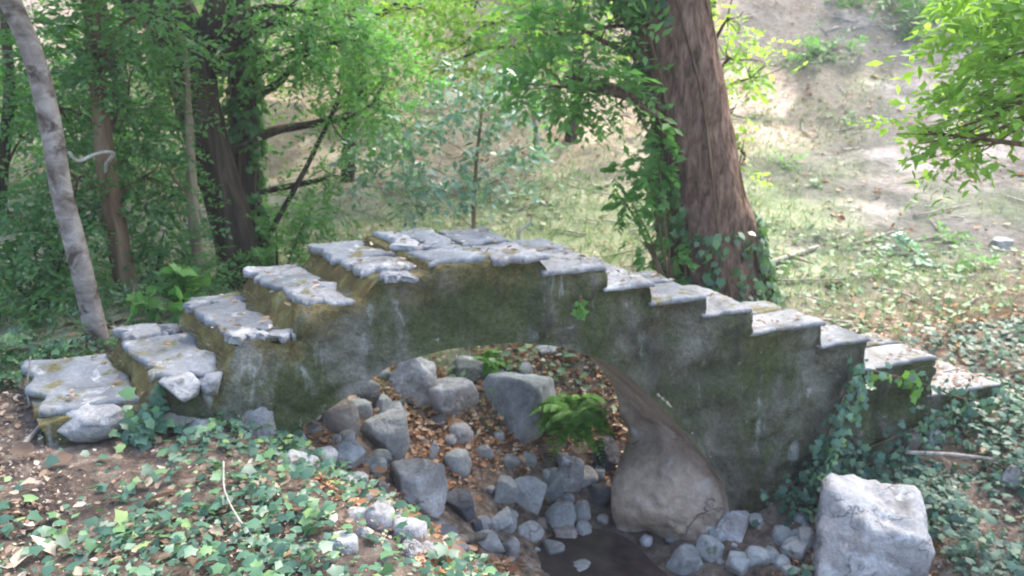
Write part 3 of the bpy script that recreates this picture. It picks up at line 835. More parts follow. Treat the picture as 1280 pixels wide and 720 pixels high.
# small stones scattered over the creek bed
rng = np.random.default_rng(77)
cnt = 0
tones = ['rk_grey', 'rk_blue', 'rk_pale', 'rk_dark', 'rk_brown']
while cnt < 95:
    s = rng.uniform(.7, 3.6); q = rng.uniform(-1.4, 1.6)
    s = s - .40 * min(q, 0)
    x, y = xy(s, q); z = float(terrain(x, y))
    r = .018 + .045 * rng.random() ** 2
    if any(np.linalg.norm(np.array([x, y]) - c[:2]) < hf[0] * .9 for c, hf in placed): continue
    tone = tones[int(rng.choice(5, p=[.35, .25, .14, .16, .1]))]
    nm = {'rk_grey': 'small grey', 'rk_blue': 'small blue-grey', 'rk_pale': 'small whitish', 'rk_dark': 'small dark', 'rk_brown': 'small brown'}[tone]
    rock((x, y, z + r * .2), (r * rng.uniform(.9, 1.4), r * rng.uniform(.8, 1.1), r * rng.uniform(.6, .9)), rng.uniform(0, 6), M[tone], 900 + cnt,
         nm + ' stone among the leaves and boulders of the creek bed', .6, nm + ' stones strewn over the creek bed', sub=2, name='pebble', cat='stone')
    cnt += 1
# stones of the foot of the bridge, set in its left end: parts
for k, (px, py, w, h, y, tone) in enumerate([(118, 527, 94, 46, 3.0, 'slab_pale'), (226, 480, 52, 34, 3.1, 'slab_pale'), (265, 474, 34, 30, 3.17, 'slab_pale'),
                                             (252, 543, 92, 54, 3.1, 'rk_grey'), (322, 525, 56, 84, 3.22, 'slab_pale'), (222, 512, 60, 24, 3.12, 'rk_mossy'), (170, 540, 40, 30, 3.05, 'rk_grey')]):
    c = at_y(px, py, y + .10)
    kx = (y + .06) / FPX
    rock(c, (w / 2 * kx, .11, h / 2 * kx), .34, M[tone], 700 + k, None, .85, name='foundation_stone', parent=bridge, sub=4)
# footing of the arch on the right: part of the bridge
def at_q(px, py, q):
    d = ray(px, py); e = (EYE[:2] - O2) @ NX
    return EYE + d * ((q - e) / (d[:2] @ NX))
FLARE = [(437, 716, 732, .72, .0), (445, 736, 754, .72, .0), (455, 750, 774, .71, .0), (480, 765, 806, .70, .0), (510, 777, 838, .68, .0), (540, 785, 864, .62, .0), (562, 782, 882, .54, .03), (585, 773, 900, .47, .07), (610, 767, 921, .42, .11),
         (635, 767, 926, .40, .12), (660, 773, 908, .40, .09), (690, 788, 886, .42, .05), (715, 806, 874, .42, .03), (745, 815, 880, .42, .02), (790, 820, 890, .42, .0)]
rowsF = []
for (py, pl, pr, ql, bl) in FLARE:
    L = at_q(pl, py, ql); R = at_q(pr, py, .03)
    Lb = L + np.array([.03 + .10 * bl, .16, 0]); Rb = R + np.array([NX[0], NX[1], 0]) * .09 + np.array([AX[0], AX[1], 0]) * .06
    Mid = (L + R) / 2 + np.array([-.35, -.93, .1]) * bl
    M2 = L * .75 + R * .25 + np.array([-.5, -.8, 0]) * bl * .8; M3 = L * .22 + R * .78 + np.array([-.3, -.95, 0]) * bl * .62
    rowsF.append(resample([Lb, L, M2, Mid, M3, R, Rb], 70).ravel())
G = resample(np.array(rowsF), 130).reshape(130, 70, 3)
fv = G.reshape(-1, 3)
low = smooth(-.1, -.7, fv[:, 2])
fd = np.array([-.45, -.85, .1])
fv = fv + fd * ((.012 + .03 * low) * fbm(fv * [1, 1, 1.0], 3.2, 5, 61) - (.01 + .05 * low) * np.abs(fbm(fv * [1, 1, .9], 2.6, 3, 66)) ** 1.5 + .007 * fbm(fv, 20, 3, 67))[:, None]
i = (np.arange(129)[:, None] * 70 + np.arange(69)[None]).ravel()
mesh('arch_footing', fv, np.stack([i, i + 70, i + 71, i + 1], 1), M['footing'], bridge)

# ------------------------------------------------------------------ trees
# pale leaning tree behind the first step
pth = ppath([(127, 436, 27), (112, 380, 26), (95, 310, 26), (76, 235, 25), (65, 165, 25), (45, 80, 24), (14, 4, 24), (-20, -70, 25), (-50, -190, 25), (-70, -320, 18), (-80, -430, 8)], 4.4)
make_tree('pale_barked_tree', 'slender pale grey tree leaning left behind the lowest step of the bridge', pth, M['bark_pale'], [], .06, M['fol_mid'], 11,
          far_blobs=[(np.array(pth[-1][:3]) + [dx, dy, dz], np.array([.7, .7, .45]), 70) for dx, dy, dz in [(0, 0, .3), (.8, -.3, 0), (-.8, .3, .1), (.2, .8, -.2), (-.3, -.8, -.1)]], rough=.06, n=60)

# big red-brown tree right of the crown
pth = ppath([(908, 385, 122), (901, 345, 110), (890, 290, 100), (877, 220, 90), (863, 150, 86), (849, 80, 88), (836, 10, 92), (824, -60, 90), (808, -160, 80), (815, -300, 66), (810, -440, 40), (808, -540, 14)], 6.4)
tb = pth
far = [(np.array([x, y, z]), np.array([r, r, r * .6]), n) for x, y, z, r, n in [(1.5, 6.8, 5.4, 1.2, 150), (2.6, 6.2, 5.2, 1.1, 110), (-.2, 7.4, 5.8, 1.1, 110), (2.4, 7.8, 5.6, 1.1, 100), (1.2, 6.6, 6.6, 1.3, 140)]]
near = [pb(740, 35, 6.2, 60, 45, 80), pb(705, 95, 6.1, 62, 40, 90), pb(690, 15, 6.3, 60, 30, 50), pb(765, 115, 6.15, 42, 38, 62), pb(735, -40, 6.1, 80, 40, 80), pb(670, 105, 6.2, 40, 30, 30)]
make_tree('large_brown_tree', 'thick red-brown tree with fibrous bark standing behind the right flight of steps', pth, M['bark_red'], near, .085, M['fol_mid'], 12,
          seg=72, n=200, rough=.08, ridges=.05, per=9, length=.26, far_blobs=far, limb_r=.16)
# ivy growing on it
def trunk_ivy(name, label, path, spec, leaf, seed, mat, bulge=.05):
    rng = np.random.default_rng(seed)
    fine = resample(np.asarray(path), 200)
    S = Soup()
    for (t0, t1, a0, a1, n, out) in spec:
        t = rng.uniform(t0, t1, n); i = np.clip((t * 199).astype(int), 0, 199)
        ang = np.radians(rng.uniform(a0, a1, n))
        d = np.stack([np.cos(ang), -np.sin(ang), np.zeros(n)], 1)   # 0 = right, 90 = to camera, 180 = left
        R = fine[i, 3] + .015 + out * rng.random(n) ** 1.5
        p = fine[i, :3] + d * R[:, None]
        keep = fbm(p, 3, 3, seed) > -.4
        p, d, m = p[keep], d[keep], keep.sum()
        ax = np.stack([rng.normal(size=m) * .6, rng.normal(size=m) * .4, -np.abs(rng.normal(size=m)) - .2], 1) + d * .3
        leaves(name, p, ax, d + rng.normal(size=(m, 3)) * .35 + [0, 0, .35], leaf * (.6 + .8 * rng.random(m)), LEAF_IVY, mat, soup=S)
    o = empty(name); tag(o, label, 'ivy')
    S.build('foliage', mat, o, shade=False)
    st = Soup()
    for k in range(6):
        a = math.radians(rng.uniform(20, 190)); d = np.array([math.cos(a), -math.sin(a), 0])
        j = [2, 40, 80, 120, 150]
        st.add(*tube([fine[q, :3] + (fine[q, 3] + .01) * np.array([math.cos(a + .15 * math.sin(q)), -math.sin(a + .15 * math.sin(q)), 0]) for q in j], [.012, .011, .01, .008, .005], 40, 6, .1, k))
    st.build('stem', M['bark_brown'], o)
    return o
trunk_ivy('climbing_ivy', 'ivy climbing the thick red-brown tree, dense at its base and left side', tb,
          [(.02, .13, 110, 205, 520, .10), (.10, .30, 130, 215, 600, .14), (.02, .22, -10, 45, 360, .07), (.02, .20, 50, 125, 150, .04), (.53, .66, 100, 215, 260, .12), (.3, .6, 150, 210, 260, .1), (.6, .95, 0, 360, 320, .1), (.40, .62, 185, 300, 160, .08)], .066, 5, M['ivy'])
# leafy shoots hanging beside the trunk
o = empty('leafy_shrub'); tag(o, 'loose green shrub hanging against the left side of the thick red-brown trunk', 'shrub')
bl = [pb(808, 215, 6.05, 26, 32, 30), pb(790, 255, 6.05, 24, 30, 24), pb(822, 185, 6.05, 20, 32, 20), pb(838, 318, 6.05, 16, 18, 14), pb(768, 235, 6.05, 14, 24, 9), pb(800, 300, 6.05, 10, 20, 5)]
foliage('foliage', bl, .06, M['fol_mid'], o, 8, .14, LEAF_IVY, .6, 41)
S = Soup(); b0 = hit(830, 330)[0]; b0 = np.array([at_y(850, 370, 6.05)[0], 6.05, float(terrain(at_y(850, 370, 6.05)[0], 6.05)) - .05])
for b in bl:
    S.add(*tube([b0, (b0 + b[0]) / 2 + [-.05, 0, .2], b[0]], [.012, .009, .004], 14, 6))
S.build('stem', M['bark_brown'], o)

# trees on the left
left_far = lambda x, y, z, n=3, r=1.0, k=110, sd=0: [(np.array([x + dx * r, y + dy * r, z + dz * r]), np.array([r, r, r * .6]), k) for dx, dy, dz in [(0, 0, .5), (.9, .2, 0), (-.9, -.2, .1), (.1, .9, -.1), (-.2, -.9, 0)][:n]]
pth = ppath([(178, 405, 34), (166, 372, 30), (152, 325, 27), (142, 270, 24), (133, 205, 22), (124, 120, 19), (116, 40, 17), (110, -60, 24), (104, -200, 18), (100, -330, 8)], 5.6)
make_tree('brown_trunk_tree', 'brown-trunked tree in the dark hollow beside the pale leaning tree', pth, M['bark_brown'],
          [pb(110, 60, 5.7, 80, 60, 190), pb(60, 130, 6.0, 60, 60, 130), pb(165, 120, 5.9, 50, 55, 110), pb(90, 220, 5.8, 60, 50, 130), pb(190, 215, 5.9, 36, 45, 70), pb(165, 20, 5.6, 70, 45, 110)],
          .06, M['fol_dark'], 21, far_blobs=left_far(-3.2, 5.6, 4.0, 4), per=14, length=.3)
pth = ppath([(304, 362, 62), (298, 320, 54), (285, 265, 50), (266, 200, 48), (248, 130, 50), (232, 70, 58), (212, 20, 60), (185, -25, 52), (160, -90, 44), (140, -200, 34), (130, -330, 14)], 6.6)
make_tree('forked_dark_tree', 'dark brown tree with a heavy leaning trunk behind the left flight of steps', pth, M['bark_dark'],
          [pb(290, 30, 7.6, 80, 50, 150), pb(400, 50, 6.7, 80, 45, 150), pb(215, 150, 7.4, 40, 60, 90), pb(345, 60, 6.4, 40, 30, 50), pb(440, 140, 6.9, 50, 45, 90), pb(370, 5, 6.3, 80, 35, 120), pb(205, 250, 7.0, 36, 50, 70), pb(460, 40, 6.9, 60, 50, 90), pb(285, 150, 7.8, 40, 60, 60)],
          .06, M['fol_mid'], 22, n=60, seg=20, rough=.12, far_blobs=left_far(-2.3, 6.4, 4.1, 5),
          extra_limbs=[ppath([(222, 50, 46), (190, 14, 40), (150, -10, 36), (90, -60, 26), (20, -160, 12)], 6.6), ppath([(240, 95, 34), (262, 30, 28), (280, -40, 22), (300, -140, 10)], 6.6)], per=14, length=.32)
pth = ppath([(316, 345, 34), (312, 290, 30), (308, 220, 29), (306, 150, 29), (303, 90, 28), (300, 20, 25), (297, -80, 20), (294, -220, 8)], 6.9)
ivt = pth
make_tree('ivy_clad_tree', 'slim upright tree wrapped in dark ivy right of the heavy leaning trunk', pth, M['bark_dark'],
          [pb(430, 50, 7.1, 70, 36, 90), pb(480, 110, 7.3, 50, 45, 80), pb(420, 215, 7.3, 40, 25, 34)], .055, M['fol_mid'], 23, far_blobs=left_far(-2.0, 7.0, 4.4, 3),
          extra_limbs=[ppath([(310, 125, 12), (335, 112, 10), (352, 100, 9), (372, 76, 7), (405, 56, 5), (450, 50, 3)], 6.9), ppath([(316, 330, 8), (352, 265, 7), (385, 205, 6), (405, 165, 5), (425, 125, 3)], 6.8)], per=14, length=.3)
trunk_ivy('climbing_ivy', 'dark ivy wrapped round the slim upright tree on the left', ivt, [(.0, .75, 0, 360, 1500, .07)], .06, 6, M['fol_dark'])
pth = ppath([(252, 372, 18), (248, 330, 16), (243, 280, 14), (240, 230, 12), (236, 150, 9), (232, 60, 4)], 6.0)
make_tree('thin_tan_tree', 'thin tan-stemmed young tree directly behind the third step', pth, M['bark_tan'], [pb(215, 110, 6.2, 26, 36, 24), pb(205, 190, 6.1, 30, 36, 36), pb(225, 40, 6.3, 30, 30, 20)], .055, M['fol_mid'], 24, per=12)
# crooked dark stem at the far left edge
pth = ppath([(60, 300, 18), (20, 275, 16), (2, 260, 14), (4, 200, 13), (12, 110, 12), (6, 30, 9), (0, -80, 4)], 6.2)
make_tree('crooked_dark_tree', 'crooked dark thin tree at the far left edge of the wood', pth, M['bark_dark'], [pb(15, 60, 6.4, 40, 50, 60), pb(30, 170, 6.4, 40, 40, 50), pb(-40, 100, 6.2, 60, 60, 60)], .055, M['fol_mid'], 25)

# sapling with bluish leaves behind the crown of the bridge
pth = ppath([(592, 290, 6), (592, 250, 5), (596, 200, 4.5), (601, 150, 3.5), (604, 110, 2)], 7.6)
make_tree('bluish_sapling', 'slender sapling with glossy bluish leaves behind the crown of the bridge', pth, M['bark_tan'],
          [pb(645, 135, 7.5, 34, 26, 34), pb(655, 185, 7.5, 26, 26, 26), pb(590, 140, 7.6, 46, 32, 50), pb(520, 150, 7.5, 45, 35, 60), pb(540, 210, 7.4, 60, 30, 64), pb(480, 190, 7.5, 40, 40, 56), pb(620, 225, 7.5, 40, 26, 26), pb(520, 258, 7.4, 30, 14, 20), pb(595, 95, 7.7, 40, 24, 30)],
          .085, M['fol_blue'], 31, per=8, length=.24, n=20, seg=8, limb_r=.22)

# right-hand tree whose lit branches hang into view
tp = [[4.6, 4.9, -.5, .16], [4.7, 4.9, .6, .14], [4.5, 4.8, 1.8, .13], [4.6, 4.8, 3.2, .10], [4.5, 4.7, 4.6, .03]]
make_tree('bright_leaved_tree', 'tree at the right edge with bright yellow-green hanging branches', tp, M['bark_brown'],
          [pb(1235, 60, 4.6, 60, 55, 80), pb(1255, 125, 4.6, 60, 45, 75), pb(1200, 145, 4.5, 48, 36, 42), pb(1160, 165, 4.5, 42, 22, 20), pb(1190, 190, 4.5, 26, 22, 14), pb(1250, 15, 4.7, 60, 45, 70), pb(1225, 0, 4.6, 45, 40, 40), pb(1290, 80, 4.6, 60, 80, 110), pb(1320, 0, 4.7, 80, 70, 110), pb(1400, 60, 4.8, 110, 80, 150), pb(1480, -20, 4.9, 110, 90, 150), pb(1420, -140, 4.8, 120, 90, 150), pb(1560, 80, 5.0, 100, 80, 110)],
          .075, M['fol_bright'], 32, per=8, length=.22, tmpl=LEAF_OVAL, far_blobs=left_far(4.5, 4.6, 4.3, 5, .9, 90), limb_r=.3)
# bright sprays behind the thick trunk
pth = [[1.9, 8.0, -.3, .05], [1.85, 8.0, 1.0, .045], [1.9, 8.05, 2.4, .035], [1.8, 8.1, 4.2, .01]]
make_tree('young_bright_tree', 'young tree with bright yellow-green leaves just behind the thick red-brown trunk', pth, M['bark_brown'],
          [pb(912, 20, 7.6, 30, 40, 36), pb(925, 75, 7.6, 40, 36, 34), pb(950, 95, 7.5, 36, 24, 22), pb(918, 135, 7.6, 22, 34, 20), pb(922, 215, 7.6, 12, 50, 16), pb(930, 300, 7.5, 10, 30, 8), pb(830, 15, 7.8, 50, 35, 40)], .075, M['fol_bright'], 33, per=8, length=.22, limb_r=.5)

# bright trees whose foliage closes the top of the view
def low_tree(label, x, y, bl, mt, seed, leaf=.08):
    g = float(terrain(x, y))
    r = np.random.default_rng(seed)
    tp = [[x, y, g, .08], [x + .1, y, g + 1.2, .07], [x - .05, y + .1, g + 2.6, .05], [x, y, g + 4.2, .02]]
    fb = [(np.array([x + dx, y + dy, g + dz]), np.array([.8, .8, .5]), 60) for dx, dy, dz in [(0, 0, 4.2), (.9, .3, 3.6), (-.9, -.2, 3.5), (.1, 1.0, 3.2)]]
    make_tree('hillside_tree', label, tp, M['bark_dark'], bl, leaf, M[mt], seed, 'trees on the hillside behind the bridge', seg=8, n=20, per=10, length=.34, far_blobs=fb, limb_r=.4)
low_tree('pale yellow-green tree spreading low behind the slim ivy-clad tree', -2.0, 9.6, [pb(430, 20, 9.4, 60, 40, 90), pb(480, 70, 9.4, 60, 35, 90), pb(520, 10, 9.6, 60, 40, 100), pb(400, 90, 9.3, 50, 40, 60), pb(455, 125, 9.2, 50, 25, 40)], 'fol_bright', 701)
low_tree('bright yellow-green tree spreading low above the bluish sapling', .75, 10.6, [pb(570, 60, 10, 60, 40, 100), pb(620, 20, 10, 60, 40, 100), pb(660, 60, 10, 50, 30, 70), pb(560, 5, 10.2, 60, 40, 80), pb(690, 15, 10.2, 50, 40, 70), pb(530, 95, 9.9, 50, 20, 40), pb(625, 85, 9.9, 40, 18, 30)], 'fol_bright', 702)
low_tree('mid-green tree filling the gap left of the heavy leaning trunk', -4.4, 9.0, [pb(60, 40, 9, 80, 60, 120), pb(160, 70, 9, 70, 60, 110), pb(190, 160, 8.8, 60, 50, 80), pb(40, 150, 8.9, 70, 50, 90), pb(110, 190, 8.8, 60, 40, 70)], 'fol_mid', 703)

# wood on the hillside behind
bg = [(-6.5, 9.5, 'fol_mid', 0), (-4.9, 11.5, 'fol_bright', 1), (-2.2, 12.0, 'fol_bright', 2), (.4, 12.9, 'fol_bright', 3), (1.2, 14.5, 'fol_bright', 4), (-8.5, 8.0, 'fol_dark', 5), (-5.6, 13.5, 'fol_mid', 6), (-9.5, 12.5, 'fol_mid', 7), (-.9, 16.5, 'fol_mid', 8), (-3.4, 17, 'fol_mid', 9), (3.5, 19.5, 'fol_mid', 10)]
blabs = ['mid-green hillside tree behind the dark wood on the left', 'bright tree on the hillside behind the heavy leaning trunk', 'bright yellow-green hillside tree left of the bluish sapling', 'bright yellow-green hillside tree straight above the crown of the bridge',
         'yellow-green hillside tree seen left of the thick red-brown trunk', 'dark tree at the far left beyond the pale leaning tree', 'mid-green tree higher on the hillside behind the left wood', 'mid-green tree farthest out to the left on the hillside', 'distant mid-green tree high on the hillside above the sapling',
         'distant mid-green tree high on the hillside above the forked tree', 'distant mid-green tree near the top of the hill behind the bare slope']
for (x, y, mt, k) in bg:
    r = np.random.default_rng(400 + k)
    g = float(terrain(x, y)); H = 3.6 + 1.2 * r.random()
    lean = r.normal() * .2
    tp = [[x, y, g, .11], [x + lean * .3, y, g + H * .4, .09], [x + lean, y, g + H * .75, .06], [x + lean, y, g + H, .02]]
    bl = []
    for j in range(11):
        a = r.uniform(0, 6.28); rr = r.uniform(.3, 1.35); zz = r.uniform(.12, 1.0)
        bl.append((np.array([x + lean * zz + rr * math.cos(a), y + rr * math.sin(a), g + H * zz]), np.array([.75, .75, .5]) * r.uniform(.8, 1.2), 75))
    make_tree('hillside_tree', blabs[k], tp, M['bark_dark'], bl, .085, M[mt], 500 + k, 'trees on the hillside behind the bridge', seg=8, n=16, per=11, length=.36, limb_r=.5)

def ph(px, py, rpx, rpy, n):
    p, t = hit(px, py); k = t * math.hypot(1, .2) / FPX
    return (p + [0, 0, .4 * rpy * k], np.array([rpx * k, .6 * rpx * k, rpy * k]), n)
# shrubs of the understorey
def shrub(label, blobs, leaf, mat, seed, per=12, length=.22, tmpl=LEAF_OVAL, name='shrub', droop=.35):
    o = empty(name); tag(o, label, 'shrub')
    foliage('foliage', blobs, leaf, mat, o, per, length, tmpl, droop, seed)
    cx = np.mean([b[0] for b in blobs], 0); base = np.array([cx[0], cx[1] + .05, float(terrain(cx[0], cx[1])) - .05])
    S = Soup()
    for b in blobs: S.add(*tube([base, (base + b[0]) / 2 + [0, 0, .05], b[0]], [.014, .010, .004], 12, 6))
    S.build('stem', M['bark_dark'], o)
    return o
shrub('broad dark green shrub at the far left behind the pale leaning tree', [pb(40, 300, 5.4, 60, 55, 150), pb(80, 370, 5.2, 50, 45, 110), pb(20, 390, 5.0, 60, 50, 130), pb(60, 430, 4.9, 45, 30, 60), pb(100, 260, 5.6, 50, 50, 110), pb(-30, 330, 5.2, 60, 80, 130)], .055, M['fol_dark'], 61)
shrub('dark shrub filling the hollow between the brown trunk and the thin tan stem', [pb(205, 290, 5.9, 45, 45, 110), pb(230, 340, 5.7, 40, 30, 70), pb(185, 340, 5.9, 30, 40, 60), pb(120, 330, 6.2, 50, 60, 120)], .055, M['fol_dark'], 62)
shrub('bright lobed-leaf plant growing just behind the second step', [pb(205, 362, 5.0, 26, 20, 14), pb(222, 385, 4.9, 22, 16, 12), pb(232, 350, 5.1, 18, 18, 8)], .10, M['fol_mid'], 63, 6, .16, LEAF_IVY)
shrub('leafy shrub at the foot of the slim ivy-clad tree behind the fourth step', [pb(345, 285, 6.7, 45, 40, 90), pb(390, 260, 6.9, 40, 35, 60), pb(345, 320, 6.4, 50, 22, 50), pb(280, 330, 6.4, 40, 30, 50)], .055, M['fol_mid'], 64)
shrub('small dark bluish plant among the pale herbs on the hillside', [ph(1135, 318, 26, 16, 40), ph(1155, 330, 18, 10, 20)], .06, M['fol_blue'], 65, 8, .14)
shrub('small dark green plant on the slope right of the thick tree', [ph(972, 342, 13, 11, 22)], .05, M['fol_dark'], 66, 8, .1)
shrub('dark evergreen bush at the top of the bare slope', [ph(1150, 8, 90, 26, 170), ph(1090, -6, 60, 20, 90), ph(1195, 34, 60, 28, 110)], .11, M['fol_dark'], 67, 10, .4)
shrub('low grey-green bush halfway up the bare slope', [ph(1010, 78, 22, 24, 50), ph(1045, 70, 40, 16, 50)], .09, M['fol_dark'], 68, 10, .3)

shrub('low dark undergrowth in the hollow directly behind the lowest step', [pb(150, 400, 5.0, 50, 30, 90), pb(60, 438, 4.6, 60, 22, 80), pb(200, 390, 5.2, 40, 26, 60), pb(-10, 450, 4.4, 60, 26, 80), pb(100, 425, 4.9, 40, 22, 60), pb(8, 450, 3.95, 46, 26, 80), pb(60, 448, 4.05, 40, 14, 50), pb(-50, 460, 3.7, 50, 40, 80), pb(110, 432, 4.3, 30, 14, 30)], .05, M['ivy'], 69, 10, .18)
for j, (px, py, rx, ry, n, lab) in enumerate([(1180, 300, 20, 9, 26, 'low green tuft on the slope just above the bluish plant'), (1085, 300, 18, 8, 22, 'low green tuft on the slope left of the bluish plant'), (1100, 345, 24, 9, 30, 'low pale green tuft below the bluish plant'),
        (1225, 335, 26, 10, 34, 'broad pale green tuft under the grey stone on the slope'), (1010, 235, 16, 7, 20, 'small grey-green tuft on the bare slope right of the thick tree'), (1150, 262, 12, 6, 16, 'small dark tuft in the middle of the bare slope'),
        (985, 205, 16, 7, 24, 'green tuft high on the slope near the bright young tree'), (1060, 150, 22, 7, 30, 'wide green tuft below the dark band on the slope'), (960, 150, 16, 6, 24, 'green tuft high on the slope beside the thick trunk')]):
    o = empty('grass_tuft'); tag(o, lab, 'tuft')
    foliage('foliage', [ph(px, py, rx, ry, n)], .06, M['herb'] if j % 3 else M['fol_mid'], o, 8, .16, LEAF_OVAL, .3, 800 + j)
# fern under the arch
def fern(label, px, py, y, size, n, seed, mat=None):
    rng = np.random.default_rng(seed)
    c = at_y(px, py, y)
    S = Soup()
    for k in range(n):
        a = rng.uniform(0, 6.28); L = size * rng.uniform(.6, 1.1); up = rng.uniform(.3, 1.0)
        d = np.array([math.cos(a), math.sin(a), 0]); m = 26
        t = np.linspace(.06, 1, m)
        pp = c + d * (L * t)[:, None] + np.array([0, 0, 1]) * (L * (up * t - 1.1 * t ** 2))[:, None]
        sd = np.cross(d, [0, 0, 1]); w = L * .30 * np.sin(np.pi * np.clip(t, .02, .98) ** .8) + .006
        for sg in (1, -1):
            ax = sd * sg + d * .45 + [0, 0, -.2] + rng.normal(size=(m, 3)) * .12
            leaves('f', pp, ax, np.array([0, 0, 1]) + rng.normal(size=(m, 3)) * .2, w, LEAF_OVAL, None, widen=.95, soup=S)
    o = S.build('fern', mat or M['fern'], shade=False)
    return tag(o, label, 'fern')
fp, ft = hit(722, 545)
fern('bright green fern tuft growing under the arch between the largest boulder and the footing', 718, 516, fp[1] - .22, .30, 40, 71)
fp2, _ = hit(600, 455)
fern('small fern on the leafy bank behind the pale block under the arch', 612, 452, fp2[1] - .05, .2, 14, 72)

# ivy on the bridge
def wall_vine(label, pts, n, leaf, seed, mat, spread, off=.05, name='climbing_ivy'):
    """pts: (s, z) along the near face"""
    rng = np.random.default_rng(seed)
    pp = resample(pts, 200); i = rng.integers(0, 200, n)
    s = pp[i, 0] + rng.normal(size=n) * spread; z = pp[i, 1] + rng.normal(size=n) * spread
    q = -.03 - off * rng.random(n)
    x, y = xy(s, q)
    p = np.stack([x, y, z], 1)
    nrm = np.array([-NX[0], -NX[1], .55]) + rng.normal(size=(n, 3)) * .4
    ax = np.stack([rng.normal(size=n), rng.normal(size=n) * .3, rng.normal(size=n) - .6], 1)
    o = empty(name); tag(o, label, 'ivy')
    leaves('foliage', p, ax, nrm, leaf * (.6 + .8 * rng.random(n)), LEAF_IVY, mat, o)
    xs, ys = xy(pp[::20, 0], np.full(10, -.04))
    S = Soup(); S.add(*tube(np.stack([xs, ys, pp[::20, 1]], 1), np.linspace(.008, .004, 10), 30, 6)); S.build('stem', M['bark_brown'], o)
wall_vine('leafy vine hanging down the face of the bridge near its right end', [(4.0, -.2), (3.93, -.42), (3.86, -.62), (3.78, -.78)], 150, .05, 81, M['ivy_bank'], .05, .14)
wall_vine('loose leafy ivy spilling over the right end of the bridge', [(4.15, -.26), (4.6, -.42), (4.9, -.55), (5.2, -.62), (5.4, -.6)], 60, .042, 85, M['ivy_dusk'], .05, .12)
wall_vine('dusky ivy climbing the foot of the right wall above the large white boulder', [(3.5, -.98), (3.8, -.86), (4.2, -.78), (4.6, -.7), (4.95, -.62)], 360, .04, 86, M['ivy_dusk'], .075, .16)
wall_vine('bright sprig of ivy under the second last tread of the bridge', [(4.12, -.3), (4.4, -.34), (4.5, -.4)], 26, .05, 82, M['fern'], .03, .08)
wall_vine('ivy creeping up the front between the two lowest steps', [(.16, .0), (.17, .08), (.2, .17)], 60, .055, 83, M['ivy_bank'], .04, .08)
wall_vine('thin tuft of bright ivy in a crack high on the arch', [(2.2, .42), (2.2, .3)], 14, .035, 84, M['fern'], .015, .02)

# ------------------------------------------------------------------ ground cover (stuff)
def inside_bridge(x, y):
    s, q = sq(x, y); return (s > -.22) & (s < 5.32) & (q > -.02) & (q < W + .02) & ((s < .8) | (s > 3.2))

rng = np.random.default_rng(91)
n = 50000
x = rng.uniform(-4.5, 2.2, n); y = rng.uniform(-.5, 4.4, n)
s, q = sq(x, y); se = s + .40 * np.clip(q, -4, 0)
dens = smooth(-.35, .25, fbm2(x, y, 1.7, 4, 61) + .45 * smooth(-1.5, .3, se - .1) + .25 * (1 - smooth(1.8, 2.6, y)) - .1)
dens = np.maximum(dens, .95 * smooth(.22, .02, -q - .02) * (s > -.3)); dens = np.maximum(dens, .9 * smooth(.05, .55, se) * (q < -.45))
dens = np.maximum(dens, .8 * smooth(3.3, 3.7, y) * (s < -.3))
dens = dens * (1 - .85 * (y < 3.4) * smooth(-.9, -1.7, x + .35 * fbm2(x, y, 2.5, 3, 8)) * smooth(2.5, 2.75, y + .25 * fbm2(x, y, 2.1, 2, 19))) * (.35 + .65 * smooth(-.35, .1, fbm2(x, y, 3.1, 3, 62)))
keep = (se < .95 + .12 * fbm2(x, y, 4, 2, 5) + .42 * smooth(-.75, -1.2, q)) & ((q < -.02) | (s < -.34)) & (rng.random(n) < dens * np.where((s < -.1) & (y > 2.6), .6, 1))
x, y = x[keep], y[keep]; m = len(x)
p = on_ground(x, y, 0) + np.stack([np.zeros(m), np.zeros(m), .015 + .075 * rng.random(m) ** 1.3], 1)
ax = np.stack([rng.normal(size=m), rng.normal(size=m), rng.normal(size=m) * .25], 1)
nn = np.stack([rng.normal(size=m) * .55, rng.normal(size=m) * .55 - .15, np.ones(m)], 1)
sz = .036 * (.4 + 1.25 * rng.random(m) ** 1.4); sm = rng.random(m) < .3
GS = Soup(); leaves('', p[~sm], ax[~sm], nn[~sm], sz[~sm], LEAF_IVY, None, soup=GS); leaves('', p[sm] + [0, 0, .01], ax[sm], nn[sm], .8 * sz[sm], LEAF_OVAL, None, widen=1.4, soup=GS)
o = GS.build('ground_ivy', M['ivy_bank'], shade=False)
tag(o, 'ivy ground cover spread over the near bank', 'ivy', kind='stuff')

n = 34000
s = rng.uniform(3.2, 8, n); q = rng.uniform(-2.6, .9, n); x, y = xy(s, q)
dens = smooth(-.5, .1, fbm2(x, y, 1.9, 4, 66) + .42) * np.where(q > -.03, .5, 1)
keep = (rng.random(n) < dens) & ~((q > -.05) & (s < 5.3)) & ~((s < 3.55) & (q > -.5)) & (s - .40 * np.clip(-q, 0, 4) > 3.2 - .9)
for c, hf in [placed[46]]: keep &= ~((np.abs(x - c[0]) < hf[0] * 1.0) & (np.abs(y - c[1]) < hf[1] * 1.1) )
x, y = x[keep], y[keep]; m = len(x)
p = on_ground(x, y, 0) + np.stack([np.zeros(m), np.zeros(m), .015 + .17 * rng.random(m) ** 1.6 * smooth(-.3, .5, fbm2(x, y, 2.6, 3, 44) + .2)], 1)
ax = np.stack([rng.normal(size=m), rng.normal(size=m), rng.normal(size=m) * .3], 1)
nn = np.stack([rng.normal(size=m) * .4, rng.normal(size=m) * .4 - .25, np.ones(m)], 1)
o = leaves('ground_ivy', p, ax, nn, .040 * (.35 + 1.2 * rng.random(m)), LEAF_IVY, M['ivy_dusk'])
tag(o, 'dark bluish ivy and small plants covering the right bank round the large white boulder', 'ivy', kind='stuff')

